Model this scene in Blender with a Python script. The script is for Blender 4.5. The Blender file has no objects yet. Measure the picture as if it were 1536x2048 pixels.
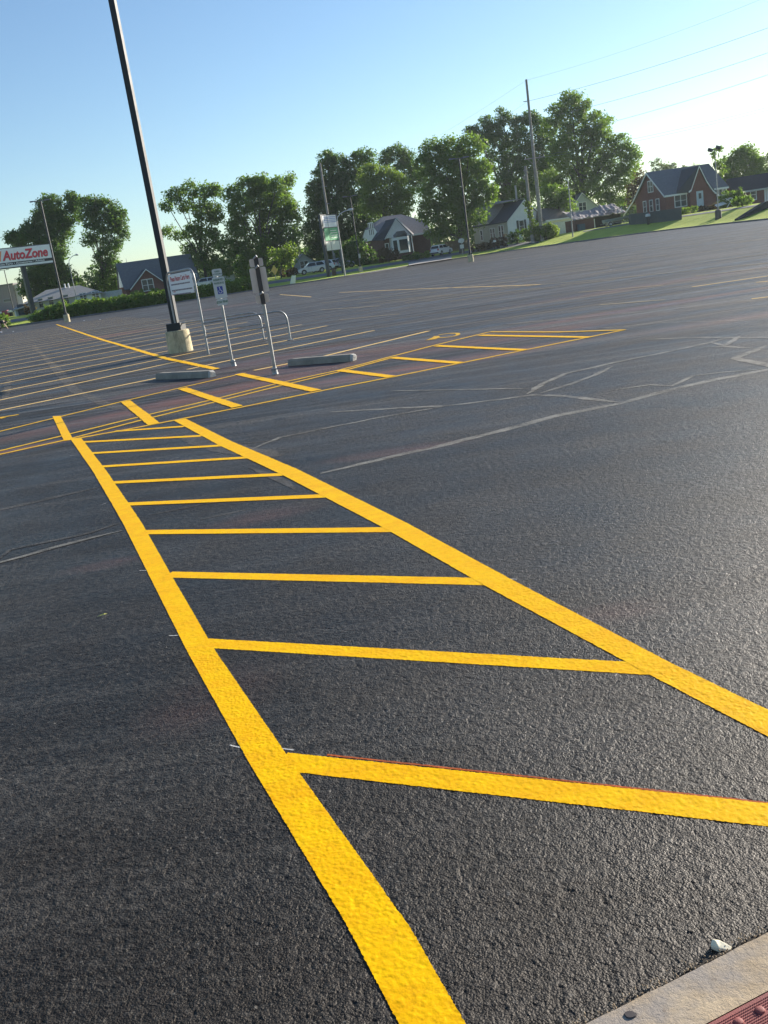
import bpy, math, random
import numpy as np
from mathutils import Matrix, Vector

rnd = random.Random(7)
C = bpy.context.scene.collection
PI = math.pi
rad = math.radians

# ------------------------------------------------------------------ survey of the view
F, EYE = 1924.0, 1.7
ROLL, PITCH = rad(8.44), rad(14.65)
cR, sR, cP, sP = math.cos(ROLL), math.sin(ROLL), math.cos(PITCH), math.sin(PITCH)

def ray(px, py):
    x, y = px - 768, 1024 - py
    u, v = x * cR + y * sR, -x * sR + y * cR
    return Vector((u, F * cP + v * sP, -F * sP + v * cP))

def g(px, py, z=0.0):
    d = ray(px, py)
    t = (z - EYE) / d.z
    return Vector((d.x * t, d.y * t, z))

def at(px, py, Y):
    d = ray(px, py)
    t = Y / d.y
    return Vector((d.x * t, Y, EYE + d.z * t))

def proj(p):
    Z = p[2] - EYE
    f = p[1] * cP - Z * sP
    v = (p[1] * sP + Z * cP) / f * F
    u = p[0] / f * F
    return 768 + u * cR - v * sR, 1024 - (u * sR + v * cR)

def zfor(X, Y, py):
    """height at ground position X, Y that is seen at row py"""
    lo, hi = -5.0, 40.0
    for _ in range(50):
        m = (lo + hi) / 2
        if proj((X, Y, m))[1] > py: lo = m
        else: hi = m
    return (lo + hi) / 2

# ------------------------------------------------------------------ mesh helpers
class MB:
    def __init__(s):
        s.v = []; s.f = []; s.mi = []; s.cur = 0
    def add(s, vs, fs):
        b = len(s.v)
        s.v += [tuple(v) for v in vs]
        for f in fs:
            s.f.append(tuple(b + i for i in f)); s.mi.append(s.cur)
    def box(s, x0, x1, y0, y1, z0, z1, M=None):
        vs = [(x0,y0,z0),(x1,y0,z0),(x1,y1,z0),(x0,y1,z0),(x0,y0,z1),(x1,y0,z1),(x1,y1,z1),(x0,y1,z1)]
        if M is not None: vs = [M @ Vector(v) for v in vs]
        s.add(vs, [(0,3,2,1),(4,5,6,7),(0,1,5,4),(1,2,6,5),(2,3,7,6),(3,0,4,7)])
    def bevbox(s, x0, x1, y0, y1, z0, z1, b):
        """box with chamfered vertical and top edges"""
        def ring(i, z):
            return [(x0+i,y0,z),(x1-i,y0,z),(x1,y0+i,z),(x1,y1-i,z),(x1-i,y1,z),(x0+i,y1,z),(x0,y1-i,z),(x0,y0+i,z)]
        def inn(z):
            return [(x0+2*b,y0+b,z),(x1-2*b,y0+b,z),(x1-b,y0+2*b,z),(x1-b,y1-2*b,z),(x1-2*b,y1-b,z),(x0+2*b,y1-b,z),(x0+b,y1-2*b,z),(x0+b,y0+2*b,z)]
        vs = ring(b, z0) + ring(b, z1 - b) + inn(z1)
        fs = []
        for k in range(8):
            n = (k+1) % 8
            fs += [(k, n, 8+n, 8+k), (8+k, 8+n, 16+n, 16+k)]
        fs += [tuple(range(16, 24)), tuple(range(7, -1, -1))]
        s.add(vs, fs)
    def slab(s, pts, t):
        """thick polygon: pts extruded downwards by t"""
        n = len(pts)
        a = [Vector(p) for p in pts]
        bq = [p - Vector((0, 0, t)) for p in a]
        s.add(a + bq, [tuple(range(n)), tuple(range(2*n-1, n-1, -1))] +
              [(i, n+i, n+(i+1) % n, (i+1) % n) for i in range(n)])
    def extr(s, poly, vec):
        n = len(poly)
        a = [Vector(p) for p in poly]
        bq = [p + Vector(vec) for p in a]
        s.add(a + bq, [tuple(range(n-1, -1, -1)), tuple(range(n, 2*n))] +
              [(i, (i+1) % n, n+(i+1) % n, n+i) for i in range(n)])
    def tube(s, pts, r, n=10, cap=True):
        pts = [Vector(p) for p in pts]
        rs = r if isinstance(r, (list, tuple)) else [r] * len(pts)
        b = len(s.v); prev = None
        for i, p in enumerate(pts):
            d = (pts[min(i+1, len(pts)-1)] - pts[max(i-1, 0)]).normalized()
            if prev is None:
                a = d.cross(Vector((0.31, 0.2, 0.93)))
                if a.length < 0.05: a = d.cross(Vector((1, 0, 0)))
                a.normalize()
            else:
                a = (prev - d * prev.dot(d)).normalized()
            prev = a
            c = d.cross(a)
            for k in range(n):
                t = 2 * PI * k / n
                s.v.append(tuple(p + (a * math.cos(t) + c * math.sin(t)) * rs[i]))
        for i in range(len(pts) - 1):
            for k in range(n):
                q = (k + 1) % n
                s.f.append((b+i*n+k, b+i*n+q, b+(i+1)*n+q, b+(i+1)*n+k)); s.mi.append(s.cur)
        if cap:
            s.f.append(tuple(b + k for k in range(n-1, -1, -1))); s.mi.append(s.cur)
            s.f.append(tuple(b + (len(pts)-1)*n + k for k in range(n))); s.mi.append(s.cur)
    def lathe(s, prof, n=24, c=(0, 0, 0)):
        b = len(s.v)
        for r, z in prof:
            for k in range(n):
                t = 2*PI*k/n
                s.v.append((c[0]+r*math.cos(t), c[1]+r*math.sin(t), c[2]+z))
        for i in range(len(prof)-1):
            for k in range(n):
                q = (k+1) % n
                s.f.append((b+i*n+k, b+i*n+q, b+(i+1)*n+q, b+(i+1)*n+k)); s.mi.append(s.cur)
        s.f.append(tuple(b+(len(prof)-1)*n+k for k in range(n))); s.mi.append(s.cur)
        s.f.append(tuple(b+k for k in range(n-1, -1, -1))); s.mi.append(s.cur)
    def build(s, name, mats, parent=None, smooth=False, bevel=0.0):
        me = bpy.data.meshes.new(name)
        me.from_pydata(s.v, [], s.f)
        if not isinstance(mats, (list, tuple)): mats = [mats]
        for m in mats: me.materials.append(m)
        if len(mats) > 1: me.polygons.foreach_set('material_index', s.mi)
        if smooth: me.polygons.foreach_set('use_smooth', [True] * len(me.polygons))
        me.update()
        o = bpy.data.objects.new(name, me)
        C.objects.link(o)
        if parent: o.parent = parent
        if bevel:
            m = o.modifiers.new('b', 'BEVEL'); m.width = bevel; m.segments = 2; m.limit_method = 'ANGLE'
        if smooth: 
            try: me.set_sharp_from_angle(angle=rad(40))
            except Exception: pass
        return o

def thing(name, label, cat, loc=(0, 0, 0), rz=0.0, group=None):
    o = bpy.data.objects.new(name, None)
    o.empty_display_size = 0.2
    C.objects.link(o)
    o.location = loc; o.rotation_euler = (0, 0, rz)
    o['label'] = label; o['category'] = cat
    if group: o['group'] = group
    return o

def tag(o, label, cat, group=None):
    o['label'] = label; o['category'] = cat
    if group: o['group'] = group
    return o

def struct(o):
    o['kind'] = 'structure'; return o

def copy_tree(o, loc, rz, label, group=None):
    c = o.copy(); C.objects.link(c); c.location = loc; c.rotation_euler = (0, 0, rz); c['label'] = label
    if group: c['group'] = group
    for ch in list(o.children):
        d = ch.copy(); C.objects.link(d); d.parent = c
        for gg in list(ch.children):
            e = gg.copy(); C.objects.link(e); e.parent = d
    return c

def text(name, body, size, mat, parent, loc, rot, shear=0.0, bold=0.0, sx=1.0, extrude=0.002, align='CENTER', spacing=1.0):
    cu = bpy.data.curves.new('t', 'FONT')
    cu.body = body; cu.size = size; cu.shear = shear; cu.offset = bold; cu.extrude = extrude
    cu.align_x = align; cu.align_y = 'CENTER'; cu.space_character = spacing; cu.resolution_u = 3
    t = bpy.data.objects.new('t', cu); C.objects.link(t)
    bpy.context.view_layer.update()
    dg = bpy.context.evaluated_depsgraph_get()
    me = bpy.data.meshes.new_from_object(t.evaluated_get(dg))
    bpy.data.objects.remove(t)
    me.name = name
    me.materials.clear(); me.materials.append(mat)
    o = bpy.data.objects.new(name, me); C.objects.link(o); o.parent = parent
    o.location = loc; o.rotation_euler = rot; o.scale = (sx, 1, 1)
    return o

# ------------------------------------------------------------------ materials
def nd(nt, t, **kw):
    n = nt.nodes.new(t)
    for k, v in kw.items(): setattr(n, k, v)
    return n

def setin(n, **kw):
    for k, v in kw.items(): n.inputs[k.replace('_', ' ')].default_value = v

MATS = {}
def mat(name, col, rough=0.7, metal=0.0, var=0.12, scale=3.0, bump=0.0, bscale=40.0, spec=0.5, coat=0.0, rvar=0.1):
    """simple surface with cloudy colour and roughness variation"""
    if name in MATS: return MATS[name]
    m = bpy.data.materials.new(name); m.use_nodes = True
    nt = m.node_tree; b = nt.nodes['Principled BSDF']
    tc = nd(nt, 'ShaderNodeTexCoord'); nz = nd(nt, 'ShaderNodeTexNoise')
    nz.inputs['Scale'].default_value = scale; nz.inputs['Detail'].default_value = 6; nz.inputs['Roughness'].default_value = 0.65
    nt.links.new(tc.outputs['Object'], nz.inputs['Vector'])
    rp = nd(nt, 'ShaderNodeMix', data_type='RGBA')
    lo = [max(0, c * (1 - var)) for c in col]; hi = [min(1, c * (1 + var)) for c in col]
    rp.inputs['A'].default_value = (*lo, 1); rp.inputs['B'].default_value = (*hi, 1)
    mr = nd(nt, 'ShaderNodeMapRange'); mr.inputs['From Min'].default_value = 0.3; mr.inputs['From Max'].default_value = 0.7
    nt.links.new(nz.outputs['Fac'], mr.inputs['Value'])
    nt.links.new(mr.outputs['Result'], rp.inputs['Factor'])
    nt.links.new(rp.outputs['Result'], b.inputs['Base Color'])
    mr2 = nd(nt, 'ShaderNodeMapRange'); mr2.inputs['To Min'].default_value = max(0.03, rough - rvar); mr2.inputs['To Max'].default_value = min(1, rough + rvar)
    nt.links.new(nz.outputs['Fac'], mr2.inputs['Value']); nt.links.new(mr2.outputs['Result'], b.inputs['Roughness'])
    b.inputs['Metallic'].default_value = metal
    b.inputs['Specular IOR Level'].default_value = spec
    b.inputs['Coat Weight'].default_value = coat
    if bump:
        n2 = nd(nt, 'ShaderNodeTexNoise'); n2.inputs['Scale'].default_value = bscale; n2.inputs['Detail'].default_value = 4
        nt.links.new(tc.outputs['Object'], n2.inputs['Vector'])
        bp = nd(nt, 'ShaderNodeBump'); bp.inputs['Strength'].default_value = 1.0; bp.inputs['Distance'].default_value = bump
        nt.links.new(n2.outputs['Fac'], bp.inputs['Height']); nt.links.new(bp.outputs['Normal'], b.inputs['Normal'])
    MATS[name] = m
    return m

def math_(nt, op, a=None, b=None, c=None, clamp=False):
    n = nd(nt, 'ShaderNodeMath', operation=op); n.use_clamp = clamp
    for i, x in enumerate((a, b, c)):
        if x is None: continue
        if isinstance(x, (int, float)): n.inputs[i].default_value = x
        else: nt.links.new(x, n.inputs[i])
    return n.outputs[0]

def noise(nt, vec, scale, detail=4, rough=0.55, lo=0.3, hi=0.7, tmin=0, tmax=1, dist=0.0):
    n = nd(nt, 'ShaderNodeTexNoise')
    setin(n, Scale=scale, Detail=detail, Roughness=rough, Distortion=dist)
    nt.links.new(vec, n.inputs['Vector'])
    r = nd(nt, 'ShaderNodeMapRange'); r.clamp = True
    r.inputs['From Min'].default_value = lo; r.inputs['From Max'].default_value = hi
    r.inputs['To Min'].default_value = tmin; r.inputs['To Max'].default_value = tmax
    nt.links.new(n.outputs['Fac'], r.inputs['Value'])
    return r.outputs['Result']

def mixc(nt, fac, a, b, mode='MIX'):
    n = nd(nt, 'ShaderNodeMix', data_type='RGBA', blend_type=mode)
    for key, x in (('Factor', fac), ('A', a), ('B', b)):
        if isinstance(x, (int, float)): n.inputs[key].default_value = x
        elif isinstance(x, tuple): n.inputs[key].default_value = (*x, 1)
        else: nt.links.new(x, n.inputs[key])
    return n.outputs['Result']

def world_vec(nt):
    geo = nd(nt, 'ShaderNodeNewGeometry')
    return geo.outputs['Position']

def mapped(nt, vec, scale=(1, 1, 1), rz=0.0, loc=(0, 0, 0)):
    m = nd(nt, 'ShaderNodeMapping'); m.vector_type = 'POINT'
    m.inputs['Location'].default_value = loc
    m.inputs['Rotation'].default_value = (0, 0, rz); m.inputs['Scale'].default_value = scale
    nt.links.new(vec, m.inputs['Vector']); return m.outputs['Vector']

def blotch(nt, vec, cx, cy, rx, ry, ang):
    """soft elliptical stain centred at a place on the lot"""
    d = nd(nt, 'ShaderNodeVectorMath', operation='SUBTRACT'); d.inputs[1].default_value = (cx, cy, 0)
    nt.links.new(vec, d.inputs[0])
    m = mapped(nt, d.outputs[0], (1, 1, 1), -ang)
    s = nd(nt, 'ShaderNodeVectorMath', operation='MULTIPLY'); s.inputs[1].default_value = (1/rx, 1/ry, 0)
    nt.links.new(m, s.inputs[0])
    l = nd(nt, 'ShaderNodeVectorMath', operation='LENGTH'); nt.links.new(s.outputs[0], l.inputs[0])
    r = nd(nt, 'ShaderNodeMapRange', interpolation_type='SMOOTHSTEP'); r.clamp = True
    r.inputs['From Min'].default_value = 1.0; r.inputs['From Max'].default_value = 0.1
    nt.links.new(l.outputs['Value'], r.inputs['Value'])
    return r.outputs['Result']

def grain_height(nt, P):
    """stone-by-stone relief of a coated asphalt, metres"""
    v1 = nd(nt, 'ShaderNodeTexVoronoi', feature='SMOOTH_F1'); setin(v1, Scale=165.0, Smoothness=0.3, Randomness=1.0)
    nt.links.new(P, v1.inputs['Vector'])
    n1 = nd(nt, 'ShaderNodeTexNoise'); setin(n1, Scale=95.0, Detail=5.0, Roughness=0.65); nt.links.new(P, n1.inputs['Vector'])
    n2 = nd(nt, 'ShaderNodeTexNoise'); setin(n2, Scale=26.0, Detail=3.0, Roughness=0.5); nt.links.new(P, n2.inputs['Vector'])
    a = math_(nt, 'MULTIPLY', v1.outputs['Distance'], -0.55)
    b = math_(nt, 'MULTIPLY', n1.outputs['Fac'], 1.25)
    c = math_(nt, 'MULTIPLY', n2.outputs['Fac'], 1.6)
    return math_(nt, 'ADD', math_(nt, 'ADD', a, b), c), v1, n1

STAINS = [  # red dust left by the crew: centre, radii, direction (deg)
    (-2.3, 15.6, 5.5, 1.0, 35, .9), (-4.6, 12.4, 2.6, .35, 20, .8), (0.8, 15.0, 4.2, .9, 10, .8), (-0.6, 18.2, 4.0, 1.8, 15, .7),
    (2.6, 17.5, 4.0, 1.3, 5, .55), (5.6, 19.5, 5.0, .7, 8, .75), (-1.4, 20.5, 3.0, 1.5, 30, .6), (-6.4, 13.2, 2.0, .5, 30, .5),
    (-11.5, 47, 3.5, 2.6, 20, .8), (-9, 68, 6, 2.2, 10, .7), (-0.9, 6.9, .7, .3, 20, .25), (-.85, 3.8, .5, .35, 60, .15),
    (-1.9, 6.2, .4, .16, 10, .3), (1.0, 4.1, .35, .2, 0, .2), (0.2, 8.6, .9, .3, 0, .4), (6.5, 15.2, 3.2, .7, 5, .5), (8, 26, 6, 1.2, 5, .4), (-3.7, 17.6, 1.8, .7, 40, .6)]

def asphalt_nodes(nt, dark=1.0, relief=0.0042):
    """returns colour and normal sockets"""
    P = world_vec(nt)
    h, v1, n1 = grain_height(nt, P)
    base = mixc(nt, noise(nt, P, 0.9, 6, 0.6), (0.0125, 0.0104, 0.0088), (0.0240, 0.0200, 0.0170))
    base = mixc(nt, noise(nt, P, 0.14, 4, 0.5, .4, .65, 0, .55), base, (0.047, 0.0455, 0.044))
    # coarser clusters of stones that still read some way off
    cl_ = noise(nt, P, 26.0, 5, .72, .36, .64)
    syc = nd(nt, 'ShaderNodeSeparateXYZ'); nt.links.new(P, syc.inputs[0])
    fmc = nd(nt, 'ShaderNodeMapRange', interpolation_type='SMOOTHSTEP'); fmc.inputs['From Min'].default_value = 3.4; fmc.inputs['From Max'].default_value = 8
    fmc.inputs['To Min'].default_value = .3; nt.links.new(syc.outputs[1], fmc.inputs['Value'])
    base = mixc(nt, fmc.outputs['Result'], base, mixc(nt, cl_, (.50, .50, .50), (1.55, 1.53, 1.50)), 'MULTIPLY')
    # stone to stone differences
    vc = nd(nt, 'ShaderNodeTexVoronoi', feature='F1'); setin(vc, Scale=120.0); nt.links.new(P, vc.inputs['Vector'])
    vs_ = nd(nt, 'ShaderNodeSeparateColor'); nt.links.new(vc.outputs['Color'], vs_.inputs[0])
    r3 = math_(nt, 'POWER', vs_.outputs[1], 2.5)
    base = mixc(nt, math_(nt, 'MULTIPLY', r3, 0.38), mixc(nt, 1.0, base, (0.7, 0.7, 0.7), 'MULTIPLY'), (0.068, 0.064, 0.058))
    sy_ = nd(nt, 'ShaderNodeSeparateXYZ'); nt.links.new(P, sy_.inputs[0])
    fm_ = nd(nt, 'ShaderNodeMapRange', interpolation_type='SMOOTHSTEP'); fm_.inputs['From Min'].default_value = 7; fm_.inputs['From Max'].default_value = 20
    fm_.inputs['To Min'].default_value = .18
    nt.links.new(sy_.outputs[1], fm_.inputs['Value']); FM = fm_.outputs['Result']
    st = mapped(nt, P, (0.055, 0.9, 1), rad(-14))
    base = mixc(nt, math_(nt, 'MULTIPLY', FM, noise(nt, st, 1.0, 5, 0.6, .44, .60, 0, .85)), base, (0.085, 0.079, 0.072))
    st2 = mapped(nt, P, (0.09, 1.7, 1), rad(-24), (3, 5, 0))
    base = mixc(nt, math_(nt, 'MULTIPLY', FM, noise(nt, st2, 1.0, 5, 0.65, .47, .62, 0, .9)), base, (0.006, 0.006, 0.006))
    st3 = mapped(nt, P, (0.16, 3.4, 1), rad(-8), (13, 2, 0))
    base = mixc(nt, math_(nt, 'MULTIPLY', FM, noise(nt, st3, 1.0, 6, 0.7, .50, .64, 0, .8)), base, (0.15, 0.14, 0.125))
    # pale worn stones
    ws = nd(nt, 'ShaderNodeTexVoronoi', feature='F1'); setin(ws, Scale=60.0); nt.links.new(P, ws.inputs['Vector'])
    sp = nd(nt, 'ShaderNodeSeparateColor'); nt.links.new(ws.outputs['Color'], sp.inputs[0])
    few = math_(nt, 'GREATER_THAN', sp.outputs[0], 0.955)
    core = math_(nt, 'LESS_THAN', ws.outputs['Distance'], 0.32)
    base = mixc(nt, math_(nt, 'MULTIPLY', math_(nt, 'MULTIPLY', few, core), 0.3), base, (0.22, 0.21, 0.19))
    base = mixc(nt, noise(nt, P, 2.1, 2, .4, .69, .73, 0, .6), base, (0.006, 0.006, 0.006))
    base = mixc(nt, noise(nt, P, .45, 4, .6, .52, .62, 0, .45), base, (0.048, 0.043, 0.038))
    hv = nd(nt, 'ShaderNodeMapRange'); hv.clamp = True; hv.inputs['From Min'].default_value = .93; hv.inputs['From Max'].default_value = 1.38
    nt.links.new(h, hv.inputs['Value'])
    base = mixc(nt, 1.0, base, mixc(nt, hv.outputs['Result'], (.42, .42, .44), (1.5, 1.5, 1.48)), 'MULTIPLY')  # relief shading put into the colour: pits darkened, peaks lightened
    acc = None
    for cx, cy, rx, ry, an, w in STAINS:
        k = math_(nt, 'MULTIPLY', blotch(nt, P, cx, cy, rx, ry, rad(an)), w)
        acc = k if acc is None else math_(nt, 'MAXIMUM', acc, k)
    brk = noise(nt, mapped(nt, P, (0.7, 2.6, 1), rad(-18)), 1.1, 7, 0.7, .30, .60)
    acc = math_(nt, 'MULTIPLY', acc, brk)
    base = mixc(nt, math_(nt, 'MULTIPLY', acc, 0.95, clamp=True), base, (0.195, 0.082, 0.062))
    if dark != 1.0: base = mixc(nt, 1.0, base, (dark, dark, dark * .97), 'MULTIPLY')
    bp = nd(nt, 'ShaderNodeBump'); setin(bp, Strength=1.0, Distance=relief)
    nt.links.new(h, bp.inputs['Height'])
    return base, bp.outputs['Normal'], P, h

def mk_asphalt(name, dark=1.0, tint=None, amount=0.0, relief=0.0042, rough=0.47):
    m = bpy.data.materials.new(name); m.use_nodes = True
    nt = m.node_tree; b = nt.nodes['Principled BSDF']
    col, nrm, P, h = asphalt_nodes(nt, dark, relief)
    if tint: col = mixc(nt, noise(nt, P, 4.0, 6, .7, .36, .62, amount * .12, amount), col, tint)
    nt.links.new(col, b.inputs['Base Color']); nt.links.new(nrm, b.inputs['Normal'])
    rs_ = noise(nt, mapped(nt, P, (0.06, 1.3, 1), rad(-16), (2, 9, 0)), 1.0, 6, .7, .38, .62, -.13, .17)
    sy2 = nd(nt, 'ShaderNodeSeparateXYZ'); nt.links.new(P, sy2.inputs[0])
    fm2 = nd(nt, 'ShaderNodeMapRange', interpolation_type='SMOOTHSTEP'); fm2.inputs['From Min'].default_value = 8; fm2.inputs['From Max'].default_value = 24
    nt.links.new(sy2.outputs[1], fm2.inputs['Value'])
    r0_ = noise(nt, P, 1.3, 5, .6, .3, .7, rough - .07, rough + .12)
    nt.links.new(math_(nt, 'ADD', r0_, math_(nt, 'MULTIPLY', fm2.outputs['Result'], math_(nt, 'ADD', rs_, .05))), b.inputs['Roughness'])
    b.inputs['Specular IOR Level'].default_value = 0.25
    b.inputs['Specular Tint'].default_value = (1.0, .90, .80, 1)
    return m

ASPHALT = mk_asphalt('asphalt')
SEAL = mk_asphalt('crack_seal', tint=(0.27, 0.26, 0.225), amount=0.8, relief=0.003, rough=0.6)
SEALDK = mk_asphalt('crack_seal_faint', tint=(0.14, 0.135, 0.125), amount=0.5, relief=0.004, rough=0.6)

def mk_paint(name, col, worn, amount, thin=0.0, scale=7.0, relief=0.0005):
    m = bpy.data.materials.new(name); m.use_nodes = True
    nt = m.node_tree; b = nt.nodes['Principled BSDF']
    acol, _, P, h = asphalt_nodes(nt)
    bp = nd(nt, 'ShaderNodeBump'); setin(bp, Strength=1.0, Distance=relief); nt.links.new(h, bp.inputs['Height'])
    c = mixc(nt, noise(nt, P, scale, 5, .6, .4, .62, 0, amount), col, worn)
    band = noise(nt, mapped(nt, P, (0.6, 5.5, 1), rad(8)), 2.2, 3, .5, .5, .62, 0, amount * .8)
    c = mixc(nt, band, c, worn)
    # paint misses the deepest pits
    pit = nd(nt, 'ShaderNodeMapRange'); pit.clamp = True
    pit.inputs['From Min'].default_value = 1.06; pit.inputs['From Max'].default_value = 0.88
    pit.inputs['To Max'].default_value = 0.85
    nt.links.new(h, pit.inputs['Value'])
    c = mixc(nt, math_(nt, 'MULTIPLY', pit.outputs['Result'], 0.18), c, (0.30, 0.13, 0.01))
    if thin: c = mixc(nt, noise(nt, P, 9.0, 6, .7, .35, .65, thin * .55, thin), c, acol)
    nt.links.new(c, b.inputs['Base Color']); nt.links.new(bp.outputs['Normal'], b.inputs['Normal'])
    b.inputs['Roughness'].default_value = 0.55
    b.inputs['Specular IOR Level'].default_value = 0.08
    return m

PAINT = mk_paint('yellow_paint', (0.90, 0.520, 0.0), (0.84, 0.38, 0.002), 0.45)
PAINTN = mk_paint('yellow_paint_narrow', (0.82, 0.49, 0.008), (0.62, 0.33, 0.04), 0.7, thin=0.12)
STALL = mk_paint('stall_paint', (0.92, 0.62, 0.22), (0.80, 0.54, 0.20), 0.6, thin=0.08)
OLD = mk_paint('old_paint', (0.52, 0.42, 0.25), (0.40, 0.32, 0.19), 0.7, thin=0.38)
CHALK = mk_paint('chalk', (0.75, 0.74, 0.70), (0.6, 0.6, 0.58), 0.4, thin=0.35)
ORANGE = mk_paint('orange_overspray', (0.60, 0.13, 0.03), (0.4, 0.12, 0.05), 0.5, thin=0.35)

# ------------------------------------------------------------------ curb line and ground
CURBPX = [(-700, 760), (-300, 700), (0, 656.5), (110, 641), (220, 625.5), (320, 611), (420, 595.5), (506, 581.5), (620, 564.5), (690, 554),
          (767, 541), (900, 519.5), (1000, 505), (1160, 483.5), (1300, 465), (1400, 453.5), (1536, 440), (1800, 415), (2300, 380)]
cz = []
for p in CURBPX:
    q = g(*p); cz.append((math.atan2(q.x, q.y), math.hypot(q.x, q.y)))
ths = np.array([c[0] for c in cz]); rcs = np.array([c[1] for c in cz])
rcs[0] = 120; rcs[1] = 130; rcs[-2] = 80; rcs[-1] = 60
tt = np.linspace(rad(-75), rad(75), 301)
rr = np.interp(tt, ths, rcs)
k = np.ones(9) / 9
rr = np.convolve(np.pad(rr, 4, mode='edge'), k, mode='valid')
# rise of the land behind the kerb, by direction
AT = [rad(-75), rad(-22), rad(-10), rad(0), rad(6), rad(12), rad(16), rad(24), rad(75)]
AV = [0.9, 0.95, 0.95, 0.85, 1.0, 1.2, 1.4, 1.45, 1.45]
def rc_of(th): return float(np.interp(th, tt, rr))
def gz(x, y):
    th = math.atan2(x, y); d = math.hypot(x, y) - rc_of(th)
    if d <= 0: return 0.0
    s = min(1.0, d / 24.0); s = s * s * (3 - 2 * s)
    return 0.13 + float(np.interp(th, AT, AV)) * s
def gp(px, py):
    """where the line of sight through a point meets the land"""
    d = ray(px, py).normalized()
    t = 20.0
    o = Vector((0, 0, EYE))
    while t < 260:
        p = o + d * t
        if p.z <= gz(p.x, p.y): return Vector((p.x, p.y, gz(p.x, p.y)))
        t += 0.2
    p = o + d * 170
    return Vector((p.x, p.y, gz(p.x, p.y)))
def onland(px, Y):
    """point on the land at depth Y seen in column px (low down)"""
    z = 1.0; X = 0
    for _ in range(6):
        # find X so that the projected column is px
        lo, hi = -150, 150
        for _ in range(40):
            m = (lo + hi) / 2
            if proj((m, Y, z))[0] < px: lo = m
            else: hi = m
        X = (lo + hi) / 2; z = gz(X, Y)
    return Vector((X, Y, z))

mb = MB(); mb.add([(-2500, -2500, 0), (2500, -2500, 0), (2500, 2500, 0), (-2500, 2500, 0)], [(0, 1, 2, 3)])
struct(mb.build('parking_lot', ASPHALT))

def grass_mat(name, c1, c2, c3):
    m = bpy.data.materials.new(name); m.use_nodes = True
    nt = m.node_tree; b = nt.nodes['Principled BSDF']; P = world_vec(nt)
    c = mixc(nt, noise(nt, P, .35, 6, .6), c1, c2)
    c = mixc(nt, noise(nt, P, 6.0, 4, .7, .4, .7, 0, .6), c, c3)
    nt.links.new(c, b.inputs['Base Color']); b.inputs['Roughness'].default_value = 0.9; b.inputs['Specular IOR Level'].default_value = .15
    n2 = nd(nt, 'ShaderNodeTexNoise'); setin(n2, Scale=9.0, Detail=5.0, Roughness=.7); nt.links.new(P, n2.inputs['Vector'])
    bp = nd(nt, 'ShaderNodeBump'); setin(bp, Strength=1.0, Distance=0.12); nt.links.new(n2.outputs['Fac'], bp.inputs['Height'])
    nt.links.new(bp.outputs['Normal'], b.inputs['Normal'])
    return m
GRASS = grass_mat('grass', (0.34, 0.42, 0.06), (0.50, 0.56, 0.10), (0.26, 0.34, 0.05))
KERB = mat('kerb_concrete', (0.16, 0.155, 0.15), .85, scale=1.5, var=.3)
ROADM = mat('street_asphalt', (0.13, 0.13, 0.135), .85, scale=.8, var=.2)
APRON = mat('driveway_concrete', (0.33, 0.31, 0.29), .85, scale=.8, var=.2)

def ring_sheet(name, m, d0, d1, steps, dz, cond):
    mb = MB(); idx = {}
    ds = [d0 + (d1 - d0) * (i / steps) ** (1.0 if d1 < 60 else 3.0) for i in range(steps + 1)]
    for i, th in enumerate(tt):
        for j, d in enumerate(ds):
            r = rr[i] + d; x, y = r * math.sin(th), r * math.cos(th)
            idx[i, j] = len(mb.v); mb.v.append((x, y, gz(x, y + 1e-6) + dz if d > 0 else 0.13 + dz))
    for i in range(len(tt) - 1):
        if not cond(tt[i]): continue
        for j in range(steps):
            mb.f.append((idx[i, j], idx[i+1, j], idx[i+1, j+1], idx[i, j+1])); mb.mi.append(0)
    return struct(mb.build(name, m, smooth=True))

a0, a1 = math.atan2(*g(812, 534)[:2]), math.atan2(*g(903, 519)[:2])
ring_sheet('grass_lawn', GRASS, 0.16, 900, 70, 0.0, lambda t: True)
ring_sheet('street', ROADM, 9.0, 15.0, 8, 0.03, lambda t: t < rad(11))
ring_sheet('street', ROADM, 17.0, 19.2, 4, 0.03, lambda t: t >= rad(13))
ring_sheet('driveway', APRON, -1.5, 9.0, 10, 0.035, lambda t: a0 < t < a1)
# the kerb, a real step
mb = MB()
for i in range(len(tt) - 1):
    if a0 < tt[i] < a1: continue
    pr = []
    for q in (i, i + 1):
        s_, c_ = math.sin(tt[q]), math.cos(tt[q])
        pr.append([((rr[q] + d) * s_, (rr[q] + d) * c_, z) for d, z in ((0, 0), (0.02, .12), (.05, .145), (.17, .15), (.17, 0))])
    for j in range(4):
        mb.add([pr[0][j], pr[1][j], pr[1][j+1], pr[0][j+1]], [(0, 1, 2, 3)])
struct(mb.build('kerb', KERB))

# ------------------------------------------------------------------ stone relief of the near surface
def _h(i, j, k):
    v = (i.astype(np.int64) * 73856093) ^ (j.astype(np.int64) * 19349663) ^ (k * 83492791)
    v = (v ^ (v >> 13)) * 1274126177 & 0x7fffffff
    v = (v ^ (v >> 15)) * 2246822519 & 0x7fffffff
    return (v & 0xffff) / 65535.0
def _worley(x, y, c, seed):
    gi, gj = np.floor(x / c), np.floor(y / c)
    best = np.full(x.shape, 9.0); sid = np.zeros(x.shape)
    for di in (-1, 0, 1):
        for dj in (-1, 0, 1):
            ci, cj = gi + di, gj + dj
            px_ = (ci + _h(ci, cj, seed)) * c; py_ = (cj + _h(ci, cj, seed + 1)) * c
            d = np.hypot(x - px_, y - py_) / c
            m_ = d < best
            sid = np.where(m_, _h(ci, cj, seed + 2), sid); best = np.where(m_, d, best)
    return best, sid
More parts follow.
